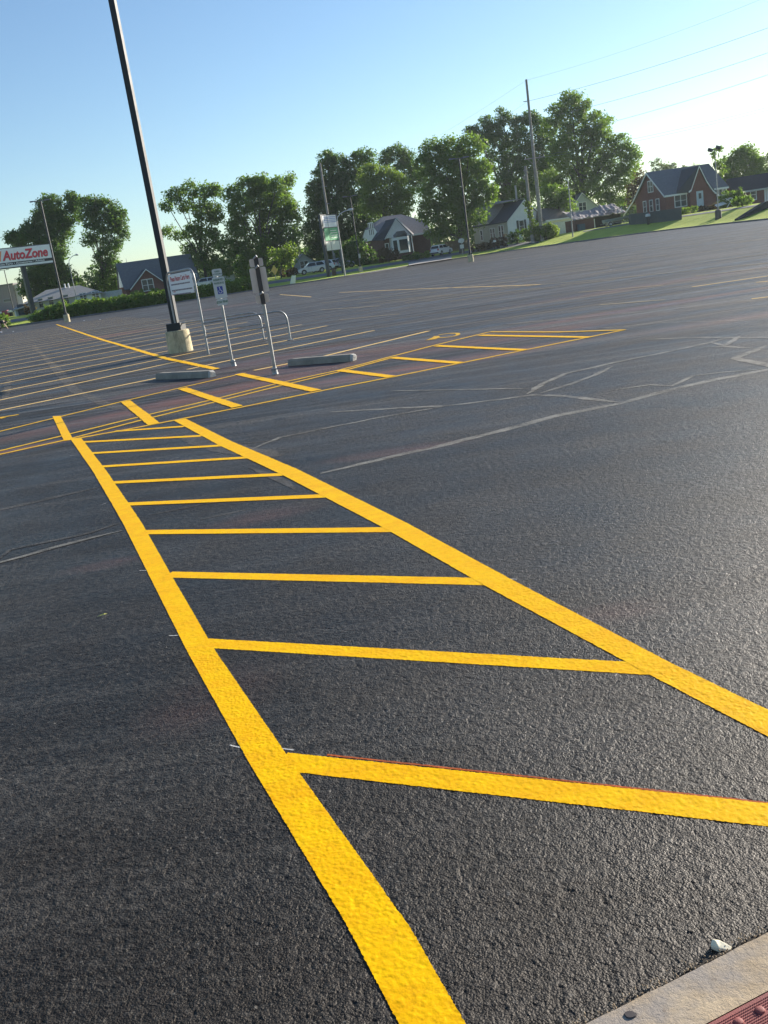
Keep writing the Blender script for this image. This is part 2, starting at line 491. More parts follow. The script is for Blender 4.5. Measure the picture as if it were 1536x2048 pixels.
def _value(x, y, c, seed):
    gx, gy = x / c, y / c; i, j = np.floor(gx), np.floor(gy); fx, fy = gx - i, gy - j
    fx = fx * fx * (3 - 2 * fx); fy = fy * fy * (3 - 2 * fy)
    a, b_ = _h(i, j, seed), _h(i + 1, j, seed); c_, d = _h(i, j + 1, seed), _h(i + 1, j + 1, seed)
    return (a * (1 - fx) + b_ * fx) * (1 - fy) + (c_ * (1 - fx) + d * fx) * fy
R0, R1 = 1.55, 7.5
def HT(x, y):
    x = np.asarray(x, float); y = np.asarray(y, float)
    r = np.hypot(x, y)
    fade = np.clip((R1 - .3 - r) / (R1 - .3 - 4.6), 0, 1)
    xw = x + .004 * (_value(x, y, .011, 5) - .5); yw = y + .004 * (_value(x, y, .011, 6) - .5)
    d1, s1 = _worley(xw, yw, .0130, 11); d2, s2 = _worley(xw, yw, .0075, 21)
    h = .0025 * (1 - np.clip(d1, 0, 1.1) ** 2) * (.35 + .65 * s1) + .0010 * (1 - d2 ** 2) * s2
    h += .0007 * (_value(x, y, .035, 31) - .5) + .0005 * (_value(x, y, .09, 41) - .5)
    pit = _value(x, y, .022, 51); h -= .0016 * np.clip((pit - .78) / .2, 0, 1)
    return .0010 + fade * np.clip(h + .0008, 0, None)
A_, B_ = g(1190, 2048), g(1536, 1873)
ed_ = (B_ - A_).normalized(); bk0 = Vector((ed_.y, -ed_.x, 0))
na, nr_ = 1040, 1000
th_ = np.linspace(rad(-37), rad(37), na); rr_ = R0 * (R1 / R0) ** (np.linspace(0, 1, nr_))
TH, RR = np.meshgrid(th_, rr_); X_, Y_ = RR * np.sin(TH), RR * np.cos(TH)
Z_ = HT(X_, Y_)
edge = (TH < th_[3]) | (TH > th_[-4]) | (RR > rr_[-3]) | (RR < rr_[2]); Z_ = np.where(edge, .0006, Z_)
V_ = np.stack([X_, Y_, Z_], -1).reshape(-1, 3).astype(np.float32)
idx = np.arange(na * nr_).reshape(nr_, na)
Q = np.stack([idx[:-1, :-1], idx[:-1, 1:], idx[1:, 1:], idx[1:, :-1]], -1).reshape(-1, 4)
sd = (V_[:, 0] - A_.x) * bk0.x + (V_[:, 1] - A_.y) * bk0.y
keep = sd[Q].max(1) < .002
Q = Q[keep][:, ::-1].astype(np.int32)
used = np.zeros(len(V_), bool); used[Q.ravel()] = True; remap = np.cumsum(used) - 1
V_ = V_[used]; Q = remap[Q].astype(np.int32)
me = bpy.data.meshes.new('parking_lot_near'); me.vertices.add(len(V_)); me.vertices.foreach_set('co', V_.ravel())
me.loops.add(Q.size); me.loops.foreach_set('vertex_index', Q.ravel()); me.polygons.add(len(Q))
me.polygons.foreach_set('loop_start', np.arange(0, Q.size, 4, dtype=np.int32)); me.polygons.foreach_set('loop_total', np.full(len(Q), 4, np.int32))
me.polygons.foreach_set('use_smooth', np.ones(len(Q), bool))
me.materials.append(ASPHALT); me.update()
o = bpy.data.objects.new('parking_lot', me); C.objects.link(o); struct(o)

def strip_surface(name, strips, m):
    """paint lying on the stones. strips: list of (list of (left, right) ground points, lift)"""
    VV, FF, base_ = [], [], 0
    rg = np.random.default_rng(3)
    for prs, lift in strips:
        for (a0_, b0_), (a1_, b1_) in zip(prs[:-1], prs[1:]):
            a0_, b0_, a1_, b1_ = [np.array(q[:2], float) for q in (a0_, b0_, a1_, b1_)]
            L_ = np.linalg.norm((a1_ + b1_ - a0_ - b0_) / 2); W_ = np.linalg.norm(b0_ - a0_)
            near = min(np.hypot(*a0_), np.hypot(*a1_), np.hypot(*b0_), np.hypot(*b1_)) < R1
            st = .0045 if near else .03
            if near and min(np.hypot(*a0_), np.hypot(*a1_)) > 4.5: st = .008
            nl = max(1, int(L_ / st)); nw = max(1, int(W_ / st)) if near else 1
            t = np.linspace(0, 1, nl + 1)[:, None]
            l_ = a0_ + (a1_ - a0_) * t; r_ = b0_ + (b1_ - b0_) * t
            e_ = (r_ - l_) / np.linalg.norm(r_ - l_, axis=1)[:, None]
            j = .0028 if near else .005
            def wob():
                w_ = rg.uniform(-1, 1, nl + 1); k_ = np.convolve(rg.uniform(-1, 1, nl + 13), np.ones(13) / 13, 'valid')[:nl + 1]
                return (w_ * j * .6 + k_ * j * .9)[:, None]
            l_ = l_ + e_ * wob(); r_ = r_ + e_ * wob()
            u = np.linspace(0, 1, nw + 1)
            P_ = l_[:, None, :] * (1 - u)[None, :, None] + r_[:, None, :] * u[None, :, None]
            z = HT(P_[..., 0], P_[..., 1]) * .58 + .0019 + lift * .7
            VV.append(np.concatenate([P_, z[..., None]], -1).reshape(-1, 3))
            ii = np.arange((nl + 1) * (nw + 1)).reshape(nl + 1, nw + 1) + base_
            q = np.stack([ii[:-1, :-1], ii[:-1, 1:], ii[1:, 1:], ii[1:, :-1]], -1).reshape(-1, 4)
            p0_, p1_, p2_ = VV[-1][q[0, 0] - base_], VV[-1][q[0, 1] - base_], VV[-1][q[0, 2] - base_]
            if np.cross((p1_ - p0_)[:2], (p2_ - p0_)[:2]) < 0: q = q[:, ::-1]
            FF.append(q); base_ += (nl + 1) * (nw + 1)
    V2 = np.concatenate(VV).astype(np.float32); F2 = np.concatenate(FF).astype(np.int32)
    me = bpy.data.meshes.new(name); me.vertices.add(len(V2)); me.vertices.foreach_set('co', V2.ravel())
    me.loops.add(F2.size); me.loops.foreach_set('vertex_index', F2.ravel()); me.polygons.add(len(F2))
    me.polygons.foreach_set('loop_start', np.arange(0, F2.size, 4, dtype=np.int32)); me.polygons.foreach_set('loop_total', np.full(len(F2), 4, np.int32))
    me.polygons.foreach_set('use_smooth', np.ones(len(F2), bool)); me.materials.append(m); me.update()
    o = bpy.data.objects.new(name, me); C.objects.link(o)
    return struct(o)

# ------------------------------------------------------------------ painted markings
def ribbon(mb, pts, w, z, jag=0.004, step=0.03, w1=None):
    """flat strip along pts with slightly ragged edges"""
    pts = [Vector((p[0], p[1], 0)) for p in pts]
    out = []
    tot = sum((pts[i+1] - pts[i]).length for i in range(len(pts) - 1)); run = 0
    for i in range(len(pts) - 1):
        L = (pts[i+1] - pts[i]).length
        n = max(1, int(L / step))
        for j in range(n + (1 if i == len(pts) - 2 else 0)):
            out.append((pts[i].lerp(pts[i+1], j / n), (pts[i+1] - pts[i]).normalized(), (run + L * j / n) / tot))
        run += L
    b = len(mb.v); ww1 = w if w1 is None else w1; wob = 0
    for p, d, t in out:
        nrm = Vector((-d.y, d.x, 0)); ww = w + (ww1 - w) * t
        wob = wob * .97 + rnd.uniform(-1, 1) * jag * .25
        a = p + nrm * (ww / 2 + wob + rnd.uniform(-jag, jag)); c = p - nrm * (ww / 2 - wob + rnd.uniform(-jag, jag))
        mb.v.append((a.x, a.y, z)); mb.v.append((c.x, c.y, z))
    for i in range(len(out) - 1):
        mb.f.append((b+2*i, b+2*i+1, b+2*i+3, b+2*i+2)); mb.mi.append(0)

def edges_line(mb, prs, z):
    """strip given by its left and right edge points on the ground"""
    b = len(mb.v); n = 0
    for (l0, r0), (l1, r1) in zip(prs[:-1], prs[1:]):
        A0, B0, A1, B1 = g(*l0), g(*r0), g(*l1), g(*r1)
        L = ((A1 + B1) / 2 - (A0 + B0) / 2).length
        st = max(1, int(L / (0.012 if A0.y < 8 else 0.04)))
        for j in range(st + 1):
            t = j / st
            a, c = A0.lerp(A1, t), B0.lerp(B1, t)
            e = (c - a).normalized()
            a = a + e * rnd.uniform(-.0035, .0035); c = c + e * rnd.uniform(-.0035, .0035)
            mb.v.append((a.x, a.y, z)); mb.v.append((c.x, c.y, z)); n += 1
    for i in range(n - 1):
        mb.f.append((b+2*i, b+2*i+1, b+2*i+3, b+2*i+2)); mb.mi.append(0)

PZ1, PZ2, PZ3 = 0.0035, 0.0050, 0.0065
def E2(l): return [(g(*a), g(*b)) for a, b in l]
strip_surface('crosswalk_line', [
    (E2([((880, 2180), (1010, 2180)), ((797, 2048), (930, 2048)), ((690, 1846), (822, 1860)), ((500, 1530), (597, 1545)), ((375, 1305), (432, 1305)),
         ((300, 1155), (345, 1155)), ((245, 1045), (283, 1045)), ((187, 945), (215, 945)), ((140, 877), (163, 877))]), .0022),
    ([tuple(Vector(q) + (Vector(q) - Vector(q2)) * 4.2 for q, q2 in ((g(1536, 1476), g(1310, 1357)), (g(1536, 1422), g(1350, 1332))))] + E2([((1536, 1476), (1536, 1422)), ((1310, 1357), (1350, 1332)), ((975, 1176), (1022, 1160)),
         ((770, 1058), (812, 1046)), ((560, 948), (593, 938)), ((440, 892), (465, 884)), ((347, 841), (372, 838))]), .0022),
    (E2([((105, 833), (121, 832)), ((128, 882), (147, 880))]), .0026)], PAINT)
def pxline(mb, a, b, w, z, **k): ribbon(mb, [g(*a), g(*b)], w, z, **k)
def band(a, b, w):
    a, b = g(*a), g(*b); d = (b - a).normalized(); n_ = Vector((-d.y, d.x, 0)) * w / 2
    return [(a + n_, a - n_), (b + n_, b - n_)]
rungs = [((560, 1524), (1600, 1639), .118), ((400, 1287), (1320, 1341), .105), ((335, 1150), (985, 1165), .105), ((280, 1065), (800, 1060), .105),
         ((248, 1009), (660, 992), .105), ((215, 966), (570, 949), .105), ((195, 934), (500, 915), .10), ((180, 907), (450, 891), .10),
         ((155, 885), (405, 872), .10), ((228, 863), (370, 853), .10)]
rl = [(band(*r_), .0012) for r_ in rungs]
(q0a, q0b), (q1a, q1b) = rl[0][0]; rl[0] = ([(q0a, q0b), (q1a + (q1a - q0a) * .17, q1b + (q1b - q0b) * .17)], .0012)
strip_surface('crosswalk_rung', rl, PAINT)
strip_surface('paint_overspray', [(band((655, 1511.5), (1600, 1615), .009), .0008)], ORANGE)
strip_surface('chalk_tick', [(band(a, b, .006), .0006) for a, b in [((460, 1492), (482, 1497)), ((338, 1273), (358, 1272)), ((279, 1142), (293, 1142)), ((196, 1012), (212, 1007)),
    ((560, 1498), (588, 1502)), ((140, 912), (152, 910)), ((1012, 1159), (1034, 1160)), ((340, 920), (357, 915))]], CHALK)
DARKC = mat('crack_dark', (.012, .011, .010), .95)
def crack(pts, w):
    P_ = [g(*p) for p in pts]; out = []
    for a, b in zip(P_[:-1], P_[1:]):
        n = max(2, int((b - a).length / .03)); nn = Vector((-(b - a).y, (b - a).x, 0)).normalized()
        for q in range(n): out.append(a.lerp(b, q / n) + nn * rnd.uniform(-.012, .012))
    res = []
    for i, p in enumerate(out):
        d = (out[min(i+1, len(out)-1)] - out[max(0, i-1)]).normalized(); nn = Vector((-d.y, d.x, 0)) * w * rnd.uniform(.2, 1) * min(1, i / 6, (len(out) - 1 - i) / 6 + .05) * .5
        res.append((p + nn, p - nn))
    return res
strip_surface('hairline_crack', [(crack([(1010, 1105), (1085, 1092), (1150, 1086), (1215, 1062)], .007), .0009), (crack([(1285, 880), (1340, 884), (1390, 888)], .012), .0009),
    (crack([(1505, 905), (1560, 899)], .012), .0009), (crack([(860, 868), (935, 868), (990, 872)], .010), .0009), (crack([(905, 1108), (985, 1112)], .005), .0009)], DARKC)

# hatched aisles of the accessible stalls
mb = MB()
def poly(mb, pts, w, z=PZ1, **k): ribbon(mb, [g(*p) for p in pts], w, z, step=.05, jag=.006, **k)
poly(mb, [(-400, 955), (0, 863), (245, 803), (360, 776), (490, 746)], .10)
poly(mb, [(-400, 985), (0, 902), (120, 873), (299, 829), (423, 800), (547, 769), (680, 740), (868, 691), (979, 664)], .10)
poly(mb, [(-400, 998), (0, 909), (124, 882), (281, 841), (423, 806), (560, 772), (690, 741), (786, 715)], .10)
poly(mb, [(138, 880), (233, 863), (302, 850), (481, 815), (560, 799), (637, 783), (786, 754), (1051, 700), (1249, 660)], .10)
poly(mb, [(979, 664), (1120, 664.5), (1249, 660.5)], .11, PZ3)
struct(mb.build('aisle_border_line', PAINTN))
mb = MB()
for a, b, w in [((960, 671), (1181, 675), .14), ((873, 692), (1051, 700.5), .15), ((784, 715.5), (921, 726.5), .15), ((680, 741), (784, 754), .15),
                ((477, 748), (632, 782), .16), ((365, 777), (475, 814), .16), ((251, 803), (308, 849), .16)]:
    ribbon(mb, [g(*a), g(*b)], w, PZ3, jag=.006, step=.05)
ribbon(mb, [g(113, 649), g(204, 679.5), g(335, 718), g(434, 738.5)], .155, PZ3, jag=.01, step=.08)
struct(mb.build('aisle_hatch_bar', PAINT))

# stall lines, both sides of the long centre line
mb = MB(); ang = rad(40)
dv = Vector((math.cos(ang), math.sin(ang), 0))
cl0, cl1 = g(434, 738.5), g(113, 649)
cdir = (cl1 - cl0).normalized()
nrm = Vector((-dv.y, dv.x, 0))
for L in [((-60, 833), (313, 756.5)), ((-60, 813.5), (333, 728), (446, 706), (680, 660)), ((375, 739), (500, 712), (748, 661)), ((508, 741), (620, 719), (858, 662))]:
    ribbon(mb, [g(*p) for p in L], .135, PZ1, jag=.008, step=.08)
rows = [783.5, 768, 755, 744.5, 735, 727, 720]
rowr = [723, 709, 698.6, 689, 680, 672, 665]
for a, b in zip(rows, rowr):
    A, B = g(0, a), g(300, b); d = (B - A).normalized()
    # centre-line crossing
    den = d.x * cdir.y - d.y * cdir.x
    t = ((cl0.x - A.x) * cdir.y - (cl0.y - A.y) * cdir.x) / den
    X = A + d * t
    ribbon(mb, [X - d * 16, X + d * 5.4], .135, PZ1, jag=.008, step=.1)
lastX = X; d = Vector((.76, .65, 0)).normalized()
for i in range(1, 17):
    X = lastX + cdir * (2.95 * i)
    ribbon(mb, [X - d * 22, X + d * 5.4], .13, PZ1, jag=.008, step=.3)
struct(mb.build('stall_line', STALL))

# faded lines across the far lot
mb = MB()
far = [((560, 589), (622, 594)), ((679, 585), (860, 577), (1040, 571), (1080, 569)), ((1384, 574), (1536, 552), (1640, 536)), ((1503, 598), (1536, 594), (1700, 580)), ((1512, 565), (1600, 556))]
for L in far: ribbon(mb, [g(*p) for p in L], .11, PZ1, jag=.01, step=.3)
struct(mb.build('stall_line', STALL))
mb = MB()
old = [((1000, 576), (1195, 560), (1391, 541), (1536, 526)), ((1157, 585), (1325, 571)), ((1000, 557), (1227, 532)), ((1000, 520), (1195, 499), (1384, 478), (1536, 461), (1640, 449)),
       ((1471, 487), (1600, 465)), ((1260, 505), (1400, 486)), ((641, 606), (872, 584)), ((716, 607), (904, 589)), ((760, 607), (966, 583)), ((810, 606), (1040, 574)),
       ((850, 603), (1080, 576)), ((900, 603), (1130, 571)), ((1180, 549), (1307, 530)), ((1350, 531), (1536, 508)), ((1040, 545), (1180, 528)), ((680, 640), (800, 628)),
       ((1390, 552), (1536, 536)), ((636, 548), (700, 545)), ((1120, 570), (1230, 560)), ((1330, 515), (1500, 492)), ((600, 572), (690, 564)), ((940, 526), (1040, 516)), ((640, 620), (760, 612)), ((1200, 610), (1330, 600))]
for L in old: ribbon(mb, [g(*p) for p in L], .12, .006, jag=.01, step=.3)
fa, fb = g(700, 603), g(900, 584); fd = (fb - fa).normalized(); fn = Vector((-fd.y, fd.x, 0))
for k_ in range(-30, 40):
    c_ = fa + fn * (2.8 * k_) + fd * rnd.uniform(-1, 1)
    if c_.y < 46 or c_.y > 125: continue
    L0_, L1_ = rnd.uniform(-3, 1), rnd.uniform(6, 12)
    ribbon(mb, [c_ + fd * L0_, c_ + fd * L1_], .16, .0052, jag=.012, step=.3)
    if k_ % 2 == 0 or k_ > 6:
        c_ = c_ + fd * 24; ribbon(mb, [c_, c_ + fd * rnd.uniform(5, 11)], .15, .0052, jag=.012, step=.3)
struct(mb.build('faded_line', OLD))

# stub and the painted stall symbol
mb = MB()
poly(mb, [(-20, 838), (37, 829.5)], .12, PZ1)
poly(mb, [(-30, 836), (8, 836.5)], .09, PZ3)
loop = [(878, 676), (893, 675), (909, 672.5), (917, 669.5), (914, 666.8), (900, 666.8), (886, 668.5), (878, 670)]
poly(mb, loop, .085)
mb.add([g(x, y, PZ3) for x, y in [(851, 680.5), (862, 679.2), (871, 678), (880, 674.5), (878, 671.5), (868, 672.5), (864, 675.5)]], [(0, 1, 2, 3, 4, 5, 6)])
struct(mb.build('stall_symbol', PAINTN))

# crack sealing, paler bands wandering over the lot
def wander(mb, pts, w, z=0.004, amp=.03):
    z = .0015 + (z - .0038) * .6
    P = [g(*p) for p in pts]; out = []
    for a, b in zip(P[:-1], P[1:]):
        n = max(2, int((b - a).length / .12)); d = (b - a).normalized(); nn = Vector((-d.y, d.x, 0))
        for j in range(n):
            out.append(a.lerp(b, j / n) + nn * rnd.uniform(-amp, amp) * .3)
    out.append(P[-1])
    # width varies
    b0 = len(mb.v); ww = w
    for i, p in enumerate(out):
        d = (out[min(i+1, len(out)-1)] - out[max(i-1, 0)]).normalized(); nn = Vector((-d.y, d.x, 0))
        ww = .92 * ww + .08 * w * rnd.uniform(.0, 2.2); tp_ = 1.25 * min(1.0, (i + 1) / 4, (len(out) - i) / 4)
        a, c = p + nn * (ww * tp_ / 2 + rnd.uniform(-.05, .05) * w * tp_), p - nn * (ww * tp_ / 2 + rnd.uniform(-.05, .05) * w * tp_)
        mb.v.append((a.x, a.y, z)); mb.v.append((c.x, c.y, z))
    for i in range(len(out) - 1):
        mb.f.append((b0+2*i, b0+2*i+1, b0+2*i+3, b0+2*i+2)); mb.mi.append(0)
mb = MB()
wander(mb, [(640, 947), (900, 887), (1005, 861), (1120, 830), (1240, 807), (1340, 780), (1440, 757), (1536, 740), (1700, 712)], .085)
wander(mb, [(660, 824), (900, 811), (1000, 799), (1065, 790), (1130, 792), (1240, 805)], .07, .0046)
wander(mb, [(500, 900), (560, 875), (760, 835), (900, 811)], .05, .0052)
wander(mb, [(1055, 788), (1085, 768), (1130, 748), (1230, 725), (1330, 705), (1420, 685), (1460, 675)], .08, .0058)
wander(mb, [(1080, 787), (1140, 769), (1190, 750), (1225, 733)], .07, .0052)
wander(mb, [(780, 782), (1058, 777)], .05, .0058)
wander(mb, [(1215, 782), (1300, 770), (1345, 772), (1385, 752), (1440, 745), (1536, 738)], .05, .0052)
wander(mb, [(1536, 690), (1470, 717), (1536, 731), (1600, 745)], .08, .0052)
wander(mb, [(1290, 679), (1400, 675), (1536, 676), (1600, 672)], .07, .0052)
wander(mb, [(1390, 695), (1450, 693), (1510, 697)], .06, .0046)
wander(mb, [(1420, 685), (1450, 692), (1480, 672)], .06, .0064)
wander(mb, [(-60, 1140), (0, 1126), (130, 1090), (245, 1062)], .055, .0088)
wander(mb, [(1170, 660), (1330, 645), (1536, 640)], .05, .0046)
struct(mb.build('crack_seal', SEAL))
mb = MB()
wander(mb, [(-60, 1035), (0, 1020), (80, 1002), (200, 974)], .07, .0046)
wander(mb, [(0, 1118), (20, 1100), (180, 1066), (240, 1046)], .05, .0066)
wander(mb, [(300, 1030), (360, 1018), (430, 1005)], .05, .0046)
wander(mb, [(400, 1040), (500, 1018)], .05, .0052)
wander(mb, [(700, 690), (860, 672)], .08, .0052)
wander(mb, [(500, 935), (560, 960), (590, 980)], .06, .0046)
wander(mb, [(860, 1120), (1080, 1090), (1200, 1060)], .03, .0046)
wander(mb, [(0, 920), (60, 905), (140, 890)], .04, .0046)
wander(mb, [(65, 690), (110, 735), (150, 782), (205, 806), (255, 820)], .16, .0046, .05)
wander(mb, [(1350, 618), (1536, 596)], .3, .0046, .1)
wander(mb, [(1000, 650), (1300, 622)], .2, .0052, .1)
wander(mb, [(10, 800), (18, 757)], .12, .0052)
wander(mb, [(370, 870), (470, 900), (560, 912)], .25, .0038, .05)
wander(mb, [(280, 905), (420, 893), (560, 880)], .05, .0046)
struct(mb.build('faint_crack_seal', SEALDK))

# ------------------------------------------------------------------ concrete walkway edge at the camera's feet
CONC = bpy.data.materials.new('walk_concrete'); CONC.use_nodes = True
nt = CONC.node_tree; b = nt.nodes['Principled BSDF']; P = world_vec(nt)
c = mixc(nt, noise(nt, P, 9, 6, .65), (0.34, 0.25, 0.15), (0.55, 0.43, 0.28))
c = mixc(nt, noise(nt, P, 5, 5, .6, .44, .60, 0, .8), c, (0.28, 0.25, 0.225))
c = mixc(nt, noise(nt, P, 22, 5, .7, .60, .68, 0, .7), c, (0.16, 0.12, 0.09))
c = mixc(nt, noise(nt, P, 160, 3, .7, .55, .75, 0, .5), c, (0.24, 0.20, 0.16))
nt.links.new(c, b.inputs['Base Color']); b.inputs['Roughness'].default_value = .85
n2 = nd(nt, 'ShaderNodeTexNoise'); setin(n2, Scale=60.0, Detail=6.0, Roughness=.75); nt.links.new(P, n2.inputs['Vector'])
bp = nd(nt, 'ShaderNodeBump'); setin(bp, Strength=1.0, Distance=0.003); nt.links.new(n2.outputs['Fac'], bp.inputs['Height']); nt.links.new(bp.outputs['Normal'], b.inputs['Normal'])
A, B = g(1190, 2048), g(1536, 1873)
e = (B - A).normalized(); back = Vector((e.y, -e.x, 0))
T0, T1 = g(1440, 2048), g(1536, 1998)
tw = ((T0 - A).dot(back) + (T1 - A).dot(back)) / 2
mb = MB()
n = 260
tops = []
for i in range(n + 1):
    s_ = -3 + 6.0 * i / n
    tops.append(A + e * s_ + back * rnd.uniform(-.0015, .0015))
zt = 0.016
fr = [(p.x, p.y, -.02) for p in tops]; tp = [(p.x + back.x * .004, p.y + back.y * .004, zt) for p in tops]
bk = [(p.x + back.x * (tw - .004), p.y + back.y * (tw - .004), zt) for p in (A + e * (-3 + 6.0 * i / n) for i in range(n + 1))]
b0 = len(mb.v); mb.v += fr + tp + bk
for i in range(n):
    mb.f.append((i, i+1, n+1+i+1, n+1+i)); mb.mi.append(0)
    mb.f.append((n+1+i, n+2+i, 2*n+3+i, 2*n+2+i)); mb.mi.append(0)
struct(mb.build('walkway_kerb', CONC))
# the rest of the walkway, behind and beside the warning panel
M = Matrix(((e.x, back.x, 0, A.x), (e.y, back.y, 0, A.y), (0, 0, 1, 0), (0, 0, 0, 1)))
ps = (T0 - A).dot(e) - .12
mb = MB()
mb.box(-3, ps - .004, tw, 4, -.05, zt - .001, M); mb.box(ps + 1.224, 3, tw, 4, -.05, zt - .001, M); mb.box(ps - .004, ps + 1.224, tw + .614, 4, -.05, zt - .001, M)
struct(mb.build('walkway', CONC))
RED = mat('tactile_red', (0.27, 0.065, 0.055), .65, var=.2, scale=14, bump=.0006, bscale=300)
mb = MB()
mb.box(ps, ps + 1.22, tw + .002, tw + .61, -.03, zt + .004, M)
def dome(mb, x, y, r0, r1, h, n=16):
    p0 = [M @ Vector((x + r0 * math.cos(2*PI*k/n), y + r0 * math.sin(2*PI*k/n), zt + .004)) for k in range(n)]
    p2 = [M @ Vector((x + (r0*.82) * math.cos(2*PI*k/n), y + (r0*.82) * math.sin(2*PI*k/n), zt + .004 + h * .75)) for k in range(n)]
    p1 = [M @ Vector((x + r1 * math.cos(2*PI*k/n), y + r1 * math.sin(2*PI*k/n), zt + .004 + h)) for k in range(n)]
    mb.add(p0 + p2 + p1, [(k, (k+1) % n, n+(k+1) % n, n+k) for k in range(n)] + [(n+k, n+(k+1) % n, 2*n+(k+1) % n, 2*n+k) for k in range(n)] + [tuple(range(2*n, 3*n))])
d0 = (g(1521, 2036) - A)
dx, dy = d0.dot(e), d0.dot(back)
i0 = int((dx - ps) / .06)
x = dx - i0 * .06
while x < ps + 1.2:
    y = dy
    while y < tw + .6:
        dome(mb, x, y, .0115, .006, .005); y += .06
    x += .06
y = tw + .012                       # fine anti-slip pips near the visible corner
while y < tw + .12:
    x = ps + .01
    while x < ps + .32:
        if min(abs((x - dx + .03) % .06 - .03), 1) > .012 or abs((y - dy + .03) % .06 - .03) > .012:
            q = M @ Vector((x, y, 0))
            mb.lathe([(.0016, zt + .003), (.0012, zt + .0056)], 6, (q.x, q.y, 0))
        x += .0062
    y += .0062
struct(mb.build('tactile_paving', RED, smooth=True))
# grit and a dark joint between asphalt and concrete
DIRT = mat('joint_dirt', (0.018, 0.014, 0.010), .95, var=.5, scale=60)
mb = MB()
ribbon(mb, [A - e * 2 - back * .004, B + e * 1.5 - back * .004], .011, .008, jag=.005, step=.004)
struct(mb.build('joint_gap', DIRT))
GRIT = mat('grit', (0.33, 0.25, 0.16), .9, var=.5, scale=30)
mb = MB()
for i in range(420):
    s_ = rnd.uniform(-.3, 1.2); p = A + e * s_ - back * abs(rnd.gauss(0, .014)); r = rnd.uniform(.001, .0032)
    mb.lathe([(r * .6, 0), (r, r * .6), (r * .8, r * 1.3), (r * .3, r * 1.7)], 6, (p.x, p.y, .011))
tag(mb.build('joint_grit', GRIT), 'tan grit caught in the joint along the concrete edge', 'grit'); bpy.data.objects['joint_grit']['kind'] = 'stuff'

ROCKM = mat('pale_stone', (0.80, 0.74, 0.55), .85, var=.12, scale=40, bump=.001, bscale=120)
p = g(1443, 1900)
mb = MB()
pr = [(-.020, -.004, 0), (.004, -.010, 0), (.017, -.006, 0), (.021, .006, 0), (.002, .011, 0), (-.018, .007, 0),
      (-.021, -.003, .016), (-.002, -.008, .017), (.018, -.004, .010), (.020, .005, .012), (-.004, .008, .024), (-.019, .004, .028), (-.012, 0, .034)]
mb.add(pr, [(5, 4, 3, 2, 1, 0), (0, 1, 7, 6), (1, 2, 8, 7), (2, 3, 9, 8), (3, 4, 10, 9), (4, 5, 11, 10), (5, 0, 6, 11), (6, 7, 12), (7, 8, 9, 10), (7, 10, 12), (10, 11, 12), (11, 6, 12)])
o = tag(mb.build('stone', ROCKM, bevel=.0018), 'small pale angular stone lying on the asphalt beside the concrete edge', 'stone')
o.location = (p.x, p.y, .001); o.rotation_euler = (0, 0, rad(-28)); o.scale = (1.15, 1.45, .72)
GUM = mat('gum', (0.045, 0.035, 0.035), .6, var=.2, scale=60)
p = g(1262, 2042)
mb = MB()
n = 18
rs = [.0145 * rnd.uniform(.88, 1.1) for _ in range(n)]
r1 = [(p.x + rs[k] * math.cos(2*PI*k/n), p.y + rs[k] * .8 * math.sin(2*PI*k/n), zt) for k in range(n)]
r2 = [(p.x + rs[k] * .85 * math.cos(2*PI*k/n), p.y + rs[k] * .68 * math.sin(2*PI*k/n), zt + .0028) for k in range(n)]
mb.add(r1 + r2, [(k, (k+1) % n, n+(k+1) % n, n+k) for k in range(n)] + [tuple(range(n, 2*n))])
tag(mb.build('gum_spot', GUM, smooth=True), 'flattened dark gum spot on the tan concrete walkway edge', 'gum')
LEAFY = mat('dry_leaf', (0.42, 0.42, 0.10), .7)
p = g(204, 1234)
mb = MB(); mb.add([(-.028, -.004, 0), (-.01, .006, .006), (.012, .010, .010), (.03, .016, .004), (.014, -.001, .007), (-.008, -.006, .004)], [(0, 1, 5), (1, 2, 4, 5), (2, 3, 4)])
o = tag(mb.build('fallen_leaf', LEAFY), 'small curled yellow-green leaf on the bare asphalt left of the crosswalk', 'leaf'); o.location = (p.x, p.y, .006)
PAPER = mat('litter', (0.7, 0.7, 0.68), .8)
for (x, y, lab) in [(168, 642, 'scrap of white litter right of the small lamp pole base'), (200, 640, 'scrap of white litter on the far lot between the lamp pole and the hedge'), (26, 664, 'small white object on the lot beside the bending person'),
                    (438, 684, 'scrap of pale litter inside the cart corral'), (1222, 541, 'scrap of white litter far out on the empty lot')]:
    p = g(x, y); s_ = p.y / 1924 * 2.2
    mb = MB(); mb.add([(-s_, 0, 0), (-s_*.4, -s_*.3, .02), (s_*.6, -s_*.2, .01), (s_, s_*.1, 0), (s_*.3, s_*.4, s_*.5), (-s_*.6, s_*.3, s_*.35)], [(0, 1, 5), (1, 2, 4, 5), (2, 3, 4)])
    o = tag(mb.build('litter', PAPER), lab, 'litter'); o.location = (p.x, p.y, .012)

